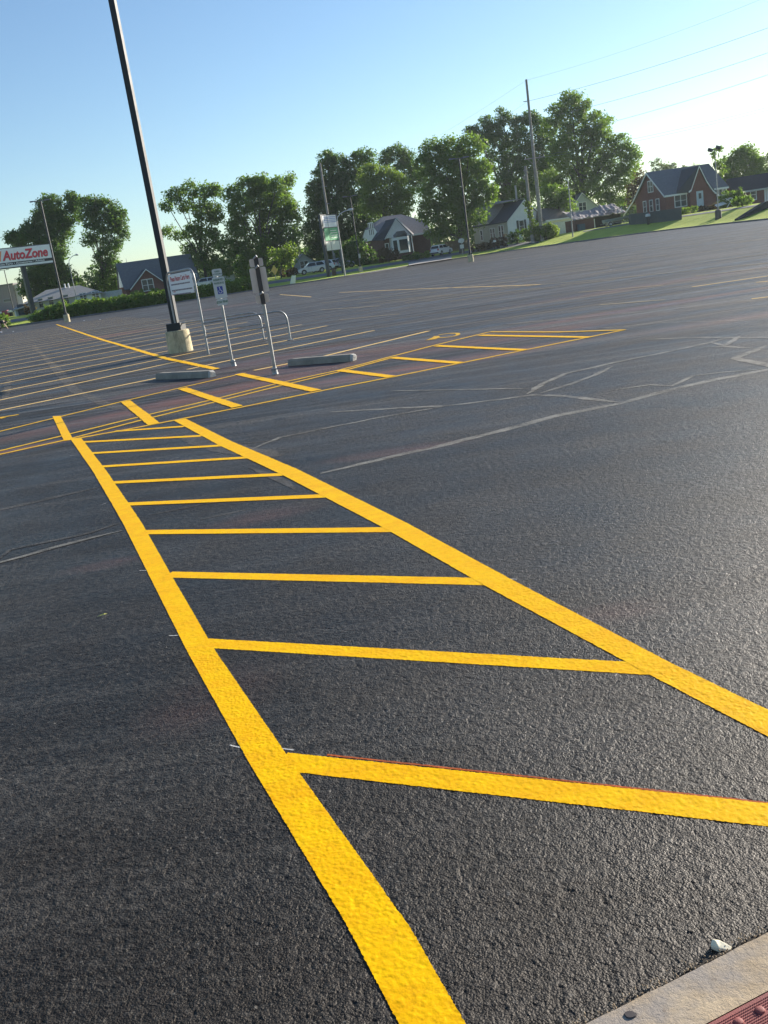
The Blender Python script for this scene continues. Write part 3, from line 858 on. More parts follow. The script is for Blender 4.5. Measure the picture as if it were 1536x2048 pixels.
# ------------------------------------------------------------------ near furniture
BLACKP = mat('black_pole_paint', (0.018, 0.020, 0.021), .62, var=.25, scale=4, bump=.0008, bscale=60)
GALV = mat('galvanised_steel', (0.33, 0.335, 0.33), .45, metal=.5, var=.2, scale=9)
GALVD = mat('dull_steel', (0.27, 0.28, 0.28), .5, metal=.6, var=.25, scale=7)
POSTC = bpy.data.materials.new('base_concrete'); POSTC.use_nodes = True
nt = POSTC.node_tree; b = nt.nodes['Principled BSDF']; tcn = nd(nt, 'ShaderNodeTexCoord'); O = tcn.outputs['Object']
c = mixc(nt, noise(nt, O, 6, 6, .65), (0.46, 0.39, 0.23), (0.62, 0.53, 0.34))
c = mixc(nt, noise(nt, mapped(nt, O, (5, 5, 1.2)), 1.5, 6, .7, .5, .68, 0, .8), c, (0.13, 0.12, 0.09))
nt.links.new(c, b.inputs['Base Color']); b.inputs['Roughness'].default_value = .9
n2 = nd(nt, 'ShaderNodeTexNoise'); setin(n2, Scale=30.0, Detail=6.0, Roughness=.7); nt.links.new(O, n2.inputs['Vector'])
bp = nd(nt, 'ShaderNodeBump'); setin(bp, Strength=1.0, Distance=0.012); nt.links.new(n2.outputs['Fac'], bp.inputs['Height']); nt.links.new(bp.outputs['Normal'], b.inputs['Normal'])

def lamp_heads(parent, z, side=1.0, m=None, n=2, rz=0.0):
    m = m or BLACKP
    for s in ((-1, 1) if n == 2 else (1,)):
        h = MB(); R = Matrix.Rotation(rz, 4, 'Z')
        h.box(s*.08 if s > 0 else -.45, .45 if s > 0 else -.08, -.03, .03, z - .07, z - .01, R)
        x0, x1 = (.42, 1.02) if s > 0 else (-1.02, -.42)
        vs = [(x0, -.2, z - .06), (x1, -.16, z - .02), (x1, .16, z - .02), (x0, .2, z - .06), (x0, -.17, z + .06), (x1, -.12, z + .04), (x1, .12, z + .04), (x0, .17, z + .06)]
        h.add([R @ Vector(v) for v in vs], [(0,3,2,1),(4,5,6,7),(0,1,5,4),(1,2,6,5),(2,3,7,6),(3,0,4,7)])
        h.build('lamp_head', mat('lamp_head_grey', (.20, .20, .20), .5), parent)

p = g(358, 706)
t = thing('light_pole', 'tall black square light pole on a round concrete base beside the cart return', 'light pole', (p.x, p.y + .33, 0), rad(-12))
mb = MB(); mb.lathe([(.345, -.05), (.34, .05), (.335, .3), (.33, .56), (.32, .59), (.30, .60)], 40); mb.build('concrete_base', POSTC, t, smooth=True)
mb = MB(); mb.bevbox(-.205, .205, -.205, .205, .60, .80, .012); mb.build('base_cover', BLACKP, t)
mb = MB(); mb.add([(-.085, -.085, .78), (.085, -.085, .78), (.085, .085, .78), (-.085, .085, .78), (-.078, -.078, 10.6), (.078, -.078, 10.6), (.078, .078, 10.6), (-.078, .078, 10.6)],
                  [(4,5,6,7),(0,1,5,4),(1,2,6,5),(2,3,7,6),(3,0,4,7)])
mb.box(-.035, .035, -.093, -.084, 1.15, 1.35); mb.build('pole', BLACKP, t, bevel=.012)
lamp_heads(t, 10.6)

# wheel stops
STOPM = mat('stop_concrete', (0.25, 0.225, 0.185), .9, var=.25, scale=5, bump=.006, bscale=35)
STOPE = mat('stop_broken_end', (0.40, 0.39, 0.36), .95, var=.3, scale=12, bump=.01, bscale=30)
def wheel_stop(a, bpt, label):
    a, bpt = g(*a), g(*bpt); d = (bpt - a); L = d.length
    t = thing('wheel_stop', label, 'wheel stop', ((a.x+bpt.x)/2, (a.y+bpt.y)/2, 0), math.atan2(d.y, d.x), 'concrete wheel stops')
    mb = MB()
    prof = [(-.085, 0), (-.075, .085), (-.05, .125), (.05, .125), (.075, .085), (.085, 0)]
    n = 14
    for i in range(n + 1):
        x = -L/2 + L * i / n; k = .86 if i in (0,) else 1.0
        mb.v += [(x + (.01 if i == 0 else 0), y * k, z * (k if z > 0 else 1)) for y, z in prof]
    for i in range(n):
        for j in range(5): mb.f.append((i*6+j, (i+1)*6+j, (i+1)*6+j+1, i*6+j+1)); mb.mi.append(0)
    mb.f.append((0, 1, 2, 3, 4, 5)); mb.mi.append(0); mb.f.append(tuple(n*6+j for j in (5, 4, 3, 2, 1, 0))); mb.mi.append(0)
    mb.build('bar', STOPM, t)
    mb = MB()
    pr = [(L/2 + .002, y * 1.0 + rnd.uniform(-.004, .004), z * 1.0) for y, z in prof]
    pr2 = [(L/2 + rnd.uniform(.03, .06), y * .85, z * .85 + .002) for y, z in prof]
    mb.add(pr + pr2, [(j, 6+j, 7+j, j+1) for j in range(5)] + [tuple(range(11, 5, -1))])
    mb.build('broken_end', STOPE, t)
    return t
wheel_stop((317, 758), (424, 754), 'grey concrete wheel stop with a chipped end just below the light pole base')
wheel_stop((580, 731), (706, 721.5), 'grey concrete wheel stop right of the two accessible-parking sign posts')

# cart return
c1, c2, c3 = g(417, 708), g(581, 680), g(528, 679)
off = Vector((c3.x - c2.x, c3.y - c2.y, 0)); ln = Vector((c2.x - c1.x, c2.y - c1.y, 0))
wid = off.length; L = ln.length
cdx = ln.normalized()
t = thing('cart_return', 'tubular steel cart return with a white sign hung in its tall front hoop', 'cart return', (c1.x, c1.y, 0))
def P3(al, ac, z):   # along the return, across it, height
    q = cdx * al + off * ac * (1.30 - .30 * al / L); return Vector((q.x, q.y, z))
def arc(a, b, c, n=6):
    """points of a rounded corner a-b-c"""
    return [a.lerp(b, i/n).lerp(b.lerp(c, i/n), i/n) for i in range(n + 1)]
ztop = zfor(c1.x, c1.y, 536) 
rail_h = zfor(c2.x, c2.y, 620)
mid_h = rail_h * .56
for ac in (0, 1):
    mb = MB(); r = .024
    pts = [P3(0, ac, rail_h)] + arc(P3(L - .28, ac, rail_h), P3(L, ac, rail_h), P3(L, ac, rail_h - .28)) + [P3(L, ac, 0)]
    mb.tube(pts, r); mb.build('side_rail', GALV, t, smooth=True)
    mb = MB(); mb.tube([P3(0, ac, mid_h), P3(L, ac, mid_h)], .02); mb.build('middle_rail', GALV, t, smooth=True)
    q = P3(L, ac, 0); mb = MB(); mb.box(q.x-.07, q.x+.07, q.y-.07, q.y+.07, 0, .015); mb.build('foot_plate', GALVD, t)
mb = MB()
pts = [P3(0, 0, 0), P3(0, 0, ztop - .3)] + arc(P3(0, 0, ztop - .3), P3(0, 0, ztop), P3(0, .15, ztop)) + arc(P3(0, .85, ztop), P3(0, 1, ztop), P3(0, 1, ztop - .3)) + [P3(0, 1, 0)]
mb.tube(pts, .027, 12)
for z in (.55, .62): mb.tube([P3(-.0, 0, z), P3(0.0, 0, z + .05)], .04, 12)
mb.build('hoop', GALV, t, smooth=True)
SIGNW = mat('sign_white', (0.72, 0.72, 0.74), .45, var=.05, scale=3)
bz0, bz1 = zfor(c1.x + off.x*.12, c1.y + off.y*.12, 585), zfor(c1.x + off.x*.12, c1.y + off.y*.12, 541.5)
boff = math.atan2(off.y, off.x) + PI     # text runs from the far leg to the near one
bt = bpy.data.objects.new('sign_board', None)
mb = MB(); hw, hh = wid * 1.3 * .43, (bz1 - bz0) / 2
mb.box(-hw, hw, -.004, .004, -hh, hh)
sb = mb.build('sign_board', SIGNW, t, bevel=.002)
bpy.data.objects.remove(bt)
cc = P3(0, .5, (bz0 + bz1) / 2); sb.location = cc; sb.rotation_euler = (0, 0, boff)
REDT = mat('sign_red', (0.45, 0.03, 0.05), .5); DKT = mat('sign_dark_text', (0.10, 0.06, 0.09), .5)
text('lettering', 'Please Return Carts Here', .17, REDT, sb, (0, -.0055, hh - .13), (PI/2, 0, 0), bold=.005, sx=hw * 1.8 / 1.95, extrude=.001)
for z, x0, x1 in [(hh - .27, -hw*.82, hw*.78), (hh - .42, -hw*.85, hw*.9), (hh - .53, -hw*.84, hw*.72)]:
    x = x0; mb = MB()
    while x < x1:
        w = rnd.uniform(.05, .14)
        mb.box(x, min(x + w, x1), -.0065, -.0045, z - .017, z + .017); x += w + .025
    mb.build('small_print', DKT, sb)
mb = MB(); mb.box(-hw*.75, -hw*.55, -.0065, -.0045, -hh + .07, -hh + .09); mb.build('small_print', REDT, sb)
for s in (-1, 1):
    for z in (-1, 1):
        mb = MB(); mb.box(s*hw - .012, s*hw + .012, -.012, .012, z*hh*.85 - .012, z*hh*.85 + .012)
        mb.tube([(s*hw, 0, z*hh*.85), (s * wid * .65, 0, z*hh*.85)], .006, 6); mb.build('clamp', GALVD, sb)

# accessible-parking signs
SIGNF = mat('sign_face', (0.56, 0.60, 0.57), .4, var=.06, scale=6)
SIGNB = mat('sign_back', (0.68, 0.60, 0.52), .55, metal=.1, var=.1, scale=6)
GREENT = mat('sign_green_text', (0.10, 0.20, 0.14), .5); BLUE = mat('sign_blue', (0.045, 0.075, 0.33), .5); WHT = mat('sign_symbol_white', (0.7, 0.72, 0.75), .5)
CHAN = mat('black_channel', (0.055, 0.048, 0.045), .5, var=.3, scale=10)
def rplate(mb, w, h, zc, y, r=.03, th=.003, xo=0.0):
    pts = []
    for cx, cz_, a0_ in ((w/2-r, h/2-r, 0), (-w/2+r, h/2-r, 90), (-w/2+r, -h/2+r, 180), (w/2-r, -h/2+r, 270)):
        for k in range(5):
            a = rad(a0_ + 22.5 * k); pts.append((xo + cx + r*math.cos(a), y, zc + cz_ + r*math.sin(a)))
    mb.extr(pts, (0, th, 0))
def park_sign(base, rows, yaw, back, label, xo=0.0):
    p = g(*base)
    t = thing('parking_sign', label, 'parking sign', (p.x, p.y, 0), yaw)
    top = zfor(p.x, p.y, rows[0][0])
    mb = MB()
    if back:
        mb.tube([(0, 0, .05), (0, 0, zfor(p.x, p.y, rows[2][0]))], .031, 14)
    else:
        mb.tube([(-.018, .05, .05), (-.018, .05, top - .08)], .028, 14)
    mb.build('post', GALV, t, smooth=True)
    mb = MB(); mb.lathe([(.055, 0), (.05, .02), (.04, .10), (.036, .13)], 12); mb.box(-.06, -.02, -.06, -.02, .04, .08)
    mb.tube([(-.07, -.045, .09), (.05, -.045, .09)], .012, 8); mb.build('sleeve', GALV, t)
    if back:
        z0 = zfor(p.x, p.y, rows[2][1]) - .02
        mb = MB(); mb.box(-.028, .028, -.05, -.012, z0, top + .02); mb.box(-.038, -.028, -.034, -.012, z0, top + .02); mb.box(.028, .038, -.034, -.012, z0, top + .02)
        mb.build('channel', CHAN, t)
        for q in (rows[0][0] - 2, rows[0][1] + 1, rows[1][1] + 2):
            z = zfor(p.x, p.y, q); mb = MB(); mb.tube([(-.05, -.055, z - .02), (.02, -.075, z + .02)], [.012, .022], 8); mb.build('bolt', GALV, t, smooth=True)
    for i, (r0, r1, w) in enumerate(rows):
        z1, z0 = zfor(p.x, p.y, r0), zfor(p.x, p.y, r1)
        mb = MB(); rplate(mb, w, z1 - z0, (z0 + z1)/2, .035 if back else -.006, r=.028, xo=xo)
        pl = mb.build('plate', SIGNB if back else SIGNF, t)
        if not back:
            zc = (z0 + z1)/2
            if i == 0:
                text('lettering', 'VAN', .05, GREENT, pl, (0, -.008, zc + .022), (PI/2, 0, 0), bold=.002, extrude=.0008)
                text('lettering', 'ACCESSIBLE', .036, GREENT, pl, (0, -.008, zc - .028), (PI/2, 0, 0), bold=.001, extrude=.0008)
            elif i == 1:
                h = z1 - z0
                text('lettering', 'RESERVED', .052, GREENT, pl, (0, -.008, z1 - h*.13), (PI/2, 0, 0), bold=.002, extrude=.0008, sx=.88)
                text('lettering', 'PARKING', .056, GREENT, pl, (0, -.008, z1 - h*.29), (PI/2, 0, 0), bold=.002, extrude=.0008, sx=.88)
                mb = MB(); mb.box(-.055, .055, -.0085, -.0065, zc - .125, zc + .025); sy = mb.build('symbol', BLUE, pl)
                mb = MB(); zz = zc - .05; Y0 = -.0095
                mb.lathe([(.011, 0), (.011, .001)], 14)
                mb.v = [(x - .008, Y0 + z, zz + .055 + y) for x, y, z in mb.v]
                n = 20; rg = []
                for k in range(n + 1):
                    a = rad(130 + 250 * k / n); rg.append((.032*math.cos(a) - .002, Y0, zz - .025 + .032*math.sin(a)))
                mb.tube(rg, .005, 6); mb.tube([(-.006, Y0, zz + .04), (-.002, Y0, zz), (.022, Y0, zz - .004), (.034, Y0, zz - .04), (.044, Y0, zz - .036)], .0065, 6)
                mb.tube([(-.004, Y0, zz + .022), (.018, Y0, zz + .020)], .005, 6)
                mb.build('wheelchair_mark', WHT, sy)
            else:
                text('lettering', '$250 FINE', .062, GREENT, pl, (0, -.008, zc), (PI/2, 0, 0), bold=.0025, extrude=.0008, sx=.86)
    return t
park_sign((468, 732), [(538, 552.5, .20), (554, 596.5, .245), (597.5, 610, .22)], rad(12), False,
          'white accessible-parking sign with a blue symbol facing the camera on a grey post')
park_sign((551, 748), [(517, 533.5, .235), (535, 585, .285), (588.5, 606, .235)], rad(8), True,
          'parking sign seen from behind, bare metal plates on a black channel and grey post')

# ------------------------------------------------------------------ far street furniture
def plain_tube(px_top, p, name, r0, r1, m, parent=None, n=10):
    top = zfor(p.x, p.y, px_top) - p.z
    mb = MB(); mb.tube([(0, 0, -.3), (0, 0, top)], [r0, r1], n)
    return mb.build(name, m, parent, smooth=True), top

FARBLK = mat('far_black_metal', (0.03, 0.034, 0.036), .5, var=.2)
def lot_lamp(p, pytop, label, rz=0.0, head=1.0, box=False, basem=None, bh=.75, br=.3):
    t = thing('parking_lot_lamp', label, 'lamp pole', p, 0, 'parking lot lamps')
    mb = MB(); mb.lathe([(br, -.3), (br, bh - .04), (br - .04, bh)], 20); mb.build('concrete_base', basem or POSTC, t, smooth=True)
    mb = MB(); mb.box(-.2, .2, -.2, .2, bh, bh + .12); mb.build('base_cover', FARBLK, t)
    o, top = plain_tube(pytop, p, 'pole', .11, .08, FARBLK, t)
    lamp_heads(t, top, m=FARBLK, rz=rz)
    if box:
        mb = MB(); mb.box(-.02, .26, -.3, -.08, 1.9, 2.5); mb.build('meter_box', mat('meter_box', (.4, .4, .4), .6), t)
    return t
lot_lamp(g(135, 644), 401, 'black twin-headed lamp pole at the left, its concrete base before the hedge', rad(5))
lot_lamp(g(942, 524), 316, 'black lamp pole with twin heads standing on the lot before the broad lit tree', rad(4))
lot_lamp(gp(702 + 20, 544), 392, 'slim lamp pole on the grass between pylon sign and bay-window house', rad(8), box=True)
p = onland(30, 196)
lot_lamp(Vector((p.x, p.y, p.z)), 540, 'distant lamp pole whose twin heads show just under the auto parts sign', rad(0))

# floodlight mast on the right
p = gp(1437, 438)
t = thing('floodlight_mast', 'thin grey mast with two floodlights on a dark pedestal before the brick house', 'floodlight', p)
mb = MB(); mb.lathe([(.36, -.2), (.36, .8), (.30, .98), (.12, 1.05)], 12); mb.build('pedestal', mat('pedestal', (.07, .068, .065), .8), t, smooth=True)
o, top = plain_tube(300, p, 'mast', .07, .05, GALVD, t)
mb = MB(); mb.tube([(-.55, 0, top - .05), (.35, 0, top + .05)], .035, 8); mb.build('crossbar', GALVD, t)
for s, z in ((-.55, top + .05), (.35, top + .2)):
    mb = MB(); R = Matrix.Translation((s, 0, z)) @ Matrix.Rotation(rad(20), 4, 'Y') @ Matrix.Rotation(rad(-25), 4, 'X')
    mb.box(-.24, .24, -.12, .12, -.14, .14, R); mb.box(-.28, .28, -.14, -.12, -.17, .17, R); mb.build('floodlight', FARBLK, t)

# cobra street lights
def street_light(p, pytop, label, arm, m, r=.09, tilt=1):
    t = thing('street_light', label, 'street light', p)
    o, top = plain_tube(pytop, p, 'pole', r, r * .6, m, t)
    mb = MB(); pts = [Vector((0, 0, top - .4)), Vector((.15*arm, 0, top + .2)), Vector((.6*arm, 0, top + .62)), Vector((1.2*arm, 0, top + .85)), Vector((1.7*arm, 0, top + .9))]
    mb.tube(pts, .05, 8); mb.build('arm', WHTM, t, smooth=True)
    mb = MB(); q = pts[-1]; mb.tube([q - Vector((.1*arm, 0, 0)), q + Vector((.15*arm, 0, .04)), q + Vector((.55*arm, 0, .02)), q + Vector((.7*arm, 0, -.02))], [.06, .14, .15, .05], 10)
    mb.build('lamp_head', WHTM, t, smooth=True)
    return t
WHTM = mat('white_metal', (.62, .63, .62), .5)
street_light(gp(690, 551), 438, 'street light with a curved white arm beside the green and white pylon sign', 1, GALVD, .12)
street_light(onland(157, 150), 525, 'thin street light standing before the low pale house at the left', .7, GALVD, .07)
p = gp(1146, 474)
t = thing('street_light', 'slender street light standing on the grass before the white garage', 'street light', p)
o, top = plain_tube(362, p, 'pole', .1, .06, GALVD, t)
mb = MB(); mb.tube([(0, 0, top - .1), (-.12, 0, top + .15), (-.3, -.1, top + .3)], [.06, .09, .08], 8); mb.build('lamp_head', WHTM, t, smooth=True)
mb = MB(); mb.box(-.25, .25, -.1, .1, top * .86, top * .86 + .12); mb.build('bracket', GALVD, t)

# utility poles and wires
WOOD = mat('pole_wood', (0.26, 0.24, 0.22), .9, var=.3, scale=2)
up = gp(1084, 482)
t = thing('utility_pole', 'very tall grey utility pole rising above the trees behind the white house', 'utility pole', up)
o, top = plain_tube(159, up, 'pole', .27, .17, WOOD, t, 12)
zc = zfor(up.x, up.y, 316) - up.z
mb = MB(); mb.box(-1.5, 1.7, -.07, .07, zc - .07, zc + .07); mb.tube([(1.0, 0, zc), (0, 0, zc - 1.1)], .03, 6); mb.tube([(-1.0, 0, zc), (0, 0, zc - 1.1)], .03, 6); mb.build('crossarm', WOOD, t)
for x in (-1.3, .9, 1.5):
    mb = MB(); mb.lathe([(.05, 0), (.09, .05), (.05, .12), (.09, .17), (.05, .24)], 8, (x, 0, zc + .07)); mb.build('insulator', GALVD, t)
zb = zfor(up.x, up.y, 202) - up.z
mb = MB(); mb.box(-.75, 0, -.05, .05, zb - .05, zb + .05); mb.build('bracket', GALVD, t)
mb = MB(); mb.tube([(.29, -.1, 0), (.26, -.1, zc - 1.5)], .035, 6); mb.build('conduit', GALVD, t)
p = gp(1066, 486)
t = thing('utility_pole', 'short thick weathered pole just left of the very tall utility pole', 'utility pole', p)
plain_tube(332, p, 'pole', .30, .20, WOOD, t, 12)
top = zfor(p.x, p.y, 332) - p.z
mb = MB(); mb.box(-.35, .35, -.06, .06, top - .7, top - .58); mb.build('crossarm', WOOD, t)
mb = MB(); mb.lathe([(.16, 0), (.17, .5), (.08, .55)], 10, (-.40, 0, top - 1.9)); mb.build('transformer', WOOD, t)
p = onland(672, 166)
t = thing('utility_pole', 'wooden utility pole against dark trees behind the pylon sign', 'utility pole', p)
o, top = plain_tube(326, p, 'pole', .24, .16, WOOD, t)
for q in (.62, .78):
    mb = MB(); mb.box(-.15, .55, -.04, .04, top*q, top*q + .1); mb.build('bracket', GALVD, t)
p = onland(504, 176)
t = thing('utility_pole', 'thin utility pole seen against the leafy tree above the parking sign backs', 'utility pole', p)
o, top = plain_tube(462, p, 'pole', .13, .09, WOOD, t)
mb = MB(); mb.box(-.7, .7, -.04, .04, top - .25, top - .15); mb.build('crossarm', WOOD, t)
p = onland(1125, 178)
t = thing('utility_pole', 'thin pale pole behind the roof of the white garage', 'utility pole', p)
plain_tube(372, p, 'pole', .12, .09, mat('pale_pole', (.30, .31, .30), .8), t)

WIRE = mat('wire', (0.12, 0.13, 0.14), .6)
def wire(a, b, label, r=.028, sag=.6):
    mb = MB(); a, b = Vector(a), Vector(b); pts = []
    for i in range(25):
        k = i / 24; q = a.lerp(b, k); q.z -= sag * 4 * k * (1 - k); pts.append(q)
    mb.tube(pts, r * .62, 6)
    tag(mb.build('power_line', WIRE), label, 'power line', 'overhead power lines')
def ext(a, b, Yb, k=1.25):
    """end point prolonged past the frame along the span"""
    A_, B_ = Vector(a), at(*b, Yb); return A_, A_.lerp(B_, k)
TP = lambda z: (up.x, up.y, up.z + z)
ptop = zfor(up.x, up.y, 159) - up.z
for a, b, lab, r in [(TP(ptop - .1), (1492, 2), 'thin topmost power line running right from the very tip of the tall utility pole', .016),
                  (TP(zb), (1536, 47), 'second power line from the top, running right from the tall pole bracket', .03),
                  (TP(zfor(up.x, up.y, 242) - up.z), (1536, 97), 'third power line from the top, leaving the treetop toward the right', .03),
                  (TP(zfor(up.x, up.y, 282) - up.z), (1536, 141), 'fourth power line from the top, above the brick house', .03),
                  (TP(zc + .25), (1536, 206), 'upper of the two close low power lines at the right', .022),
                  (TP(zc - .1), (1536, 212), 'lowest power line, just below its close neighbour at the right', .022)]:
    A_, B_ = ext(a, b, 118); wire(A_, B_, lab, r, sag=.7)
for a, b, lab in [(TP(ptop - .1), (905, 250), 'thin topmost power line running left from the tip of the tall utility pole'),
                  (TP(zb), (955, 262), 'lower power line running left from the tall pole toward the treetops')]:
    A_, B_ = ext(a, b, 175, 2.2); wire(A_, B_, lab, .014, .4)

# ------------------------------------------------------------------ pylon signs
CABW = mat('sign_cabinet_white', (0.80, 0.80, 0.80), .45, var=.04)
CABD = mat('sign_cabinet_dark', (0.03, 0.035, 0.037), .5)
LOGO = mat('logo_red', (0.62, 0.03, 0.05), .45); LORG = mat('logo_orange', (0.80, 0.30, 0.10), .45); LSH = mat('logo_shadow', (.25, .22, .25), .5)
bx = gp(68, 630)
t = thing('store_sign', 'wide white roadside auto parts sign with red lettering on a dark post', 'store sign', bx, rad(40))
Yd = bx.y; mpx = Yd * cP / F
zb_, zt_ = zfor(bx.x, bx.y, 534) - bx.z, zfor(bx.x, bx.y, 493.5) - bx.z
xr = (at(103, 510, Yd).x - bx.x) ; xr *= 1.08; xl = xr - 13
H_ = zt_ - zb_
mb = MB(); mb.box(-.3, .3, -.3, .3, -.3, zb_ + .2); mb.build('post', CABD, t)
mb = MB(); mb.box(xl + 2.6, xl + 3.2, -.3, .3, -.3, zb_ + .2); mb.build('post', CABD, t)
mb = MB(); mb.box(xl, xr, -.4, .4, zb_, zt_); cab = mb.build('cabinet', CABD, t, bevel=.03)
mb = MB(); mb.box(xl + .12, xr - .02, -.43, -.402, zb_ + .14, zt_ - .12); face = mb.build('face', CABW, cab)
mb = MB(); mb.box(xr + .002, xr + .03, -.42, .42, zb_ + .04, zt_ - .04); mb.build('side_panel', mat('cab_side', (.55, .56, .58), .5), cab)
bandz = zb_ + .14 + H_ * .17
mb = MB(); mb.box(xl + .14, xr - .05, -.437, -.432, bandz - .2, bandz + .2); mb.build('band', mat('sign_black', (.02, .02, .022), .5), cab)
w_auto = 6.35
xa = (at(3, 510, Yd).x - bx.x) * 1.08
for (m_, dxx, dzz, yy, bo) in ((LSH, .05, -.06, -.4345, .045), (LOGO, 0, 0, -.445, .05)):
    text('logo_lettering', 'AutoZone', 1.78, m_, face, (xa + 3.40 + dxx, yy, zt_ - H_ * .40 + dzz), (PI/2, 0, 0), shear=.22, bold=bo, extrude=.006, spacing=.98, sx=.90)
mb = MB()
for i in range(5):
    x0 = xa - .55 - i * .42
    mb.extr([(x0, -.45, zt_ - H_*.63), (x0 + .2, -.45, zt_ - H_*.63), (x0 + .62, -.45, zt_ - H_*.14), (x0 + .42, -.45, zt_ - H_*.14)], (0, .008, 0))
mb.build('logo_stripe', LORG, face)
text('tagline', 'Auto Parts • Accessories • Advice', .37, CABW, face, (xa + 2.6, -.441, bandz), (PI/2, 0, 0), bold=.008, extrude=.003, sx=1.37)

bx = gp(658, 553.5); bx2 = gp(686, 548.5)
t = thing('pylon_sign', 'upright two-post sign with white, green and pale panels at the lot edge', 'store sign', bx, rad(62))
Yd = bx.y; w = (bx2 - bx).length * .98
w = 4.5
ztp = zfor(bx.x, bx.y, 432) - bx.z; z3 = zfor(bx.x + 1.1, bx.y + 1.8, 501) - bx.z; z12 = zfor(bx.x + 1.1, bx.y + 1.8, 455) - bx.z; z23 = zfor(bx.x + 1.1, bx.y + 1.8, 481.5) - bx.z; zt1 = zfor(bx.x + 1.1, bx.y + 1.8, 430) - bx.z
for x in (0, w):
    mb = MB(); mb.box(x - .2, x + .2, -.2, .2, -.3, ztp + .15); o = mb.build('post', CABD, t)
    mb = MB(); mb.box(x + .203, x + .24, -.15, .15, 0, ztp); mb.build('trim', GALV, o)
mb = MB(); mb.box(.2, w - .2, -.14, .14, z3, zt1 + .1); cab = mb.build('cabinet', CABD, t)
GRN = mat('panel_green', (.07, .38, .16), .4, var=.1); PLE = mat('panel_pale', (.66, .68, .60), .4, var=.05)
for (a, b_, m_) in ((z12 + .05, zt1 - .05, CABW), (z23 + .05, z12 - .05, GRN), (z3 + .06, z23 - .05, PLE)):
    mb = MB(); mb.box(.3, w - .3, -.19, -.142, a, b_); mb.build('panel', m_, cab)
mb = MB(); BLP = mat('panel_blue', (.15, .22, .50), .5)
for i in range(4): mb.box(.5 + .05*i, w - .45, -.20, -.192, z12 + .7 + i * .22, z12 + .78 + i * .22)
mb.build('panel_print', BLP, cab)
mb = MB()
for i in range(4): mb.box(w*.45, w - .5 - .08*i, -.20, -.192, z23 + .35 + i * .32, z23 + .45 + i * .32)
mb.build('panel_print', PLE, cab)
mb = MB(); mb.box(w*.36, w*.36 + .07, -.205, -.193, z3 + .1, zt1 - .1); mb.build('mullion', CABD, cab)

def small_sign(p, pts, label, m, name='road_sign', posth=0, cat='sign', extra=None):
    t = thing(name, label, cat, p)
    mb = MB(); mb.tube([(0, .04, -.2), (0, .04, posth)], .045, 8); mb.build('post', GALVD, t)
    mb = MB(); mb.extr([(x, 0, z) for x, z in pts], (0, .03, 0)); mb.build('plate', m, t)
    if extra:
        mb = MB(); mb.extr([(x, 0, z) for x, z in extra], (0, .03, 0)); mb.build('plate', m, t)
    return t
YLS = mat('sign_yellow', (.75, .48, .10), .5); WSG = mat('sign_grey_white', (.45, .48, .48), .5)
p = gp(552, 559)
h = zfor(p.x, p.y, 540.5) - p.z
small_sign(p, [(0, h - .75), (.5, h), (0, h + .75), (-.5, h)], 'orange-yellow diamond warning sign standing in the grass left of a thin tree trunk', YLS, posth=h)
p = gp(926, 511)
h = zfor(p.x, p.y, 481.5) - p.z
h2 = zfor(p.x, p.y, 493) - p.z
small_sign(p, [(-.45 + .12*0, h - .2), (.15, h - .38), (.45, h - .1), (.45, h + .2), (.15, h + .38), (-.3, h + .3), (-.5, h)], 'pair of small pale signs on one post left of the middle lamp pole', WSG, posth=h,
           extra=[(-.3, h2 - .28), (.3, h2 - .28), (.3, h2 + .28), (-.3, h2 + .28)])
p = gp(585, 567)
t = thing('marker_board', 'short white slanting marker board at the grass edge left of the silver car', 'marker', p)
mb = MB(); mb.extr([(-.36, 0, 0), (.38, 0, 0), (.62, 0, 1.0), (.05, 0, 1.0)], (0, .12, 0)); mb.build('board', PLE, t)

def mailbox(p, label, s=1.0):
    t = thing('mailbox', label, 'mailbox', p, rad(10))
    mb = MB(); mb.box(-.12*s, .12*s, -.12, .12, -.1, .95*s); mb.build('post', mat('mailbox_post', (.05, .04, .035), .8), t)
    mb = MB(); pts = [(-.17, 0), (.17, 0), (.17, .18), (.12, .29), (0, .34), (-.12, .29), (-.17, .18)]
    mb.extr([(x*1.2*s, -.3, .95*s + z*s) for x, z in pts], (0, .6, 0)); b_ = mb.build('box', WHTM, t)
    mb = MB(); mb.box(.21*s, .24*s, -.1, .05, 1.15*s, 1.4*s); mb.build('flag', LOGO, b_)
mailbox(gp(990, 498), 'white-topped mailbox on a dark post beside the reddish shrubs', 1.1)
mailbox(gp(1297, 449), 'white-topped mailbox on a dark post before the retaining wall', 1.1)

# ------------------------------------------------------------------ vegetation
def leaf_mat(name, c1, c2, c3, tr=.35):
    m = bpy.data.materials.new(name); m.use_nodes = True
    nt = m.node_tree; b = nt.nodes['Principled BSDF']; P = world_vec(nt)
    c = mixc(nt, noise(nt, P, .32, 4, .6), c1, c2)
    c = mixc(nt, noise(nt, P, 2.2, 3, .7, .45, .7, 0, .6), c, c3)
    nt.links.new(c, b.inputs['Base Color']); b.inputs['Roughness'].default_value = .55; b.inputs['Specular IOR Level'].default_value = .35
    tl = nd(nt, 'ShaderNodeBsdfTranslucent')
    c2_ = mixc(nt, 1.0, c, (1.5, 1.7, .7), 'MULTIPLY')
    nt.links.new(c2_, tl.inputs['Color'])
    mx = nd(nt, 'ShaderNodeMixShader'); mx.inputs[0].default_value = tr
    nt.links.new(b.outputs[0], mx.inputs[1]); nt.links.new(tl.outputs[0], mx.inputs[2])
    nt.links.new(mx.outputs[0], nt.nodes['Material Output'].inputs['Surface'])
    return m
LF_DARK = leaf_mat('leaf_dark', (0.056, 0.105, 0.030), (0.090, 0.150, 0.036), (0.140, 0.190, 0.048), .45)
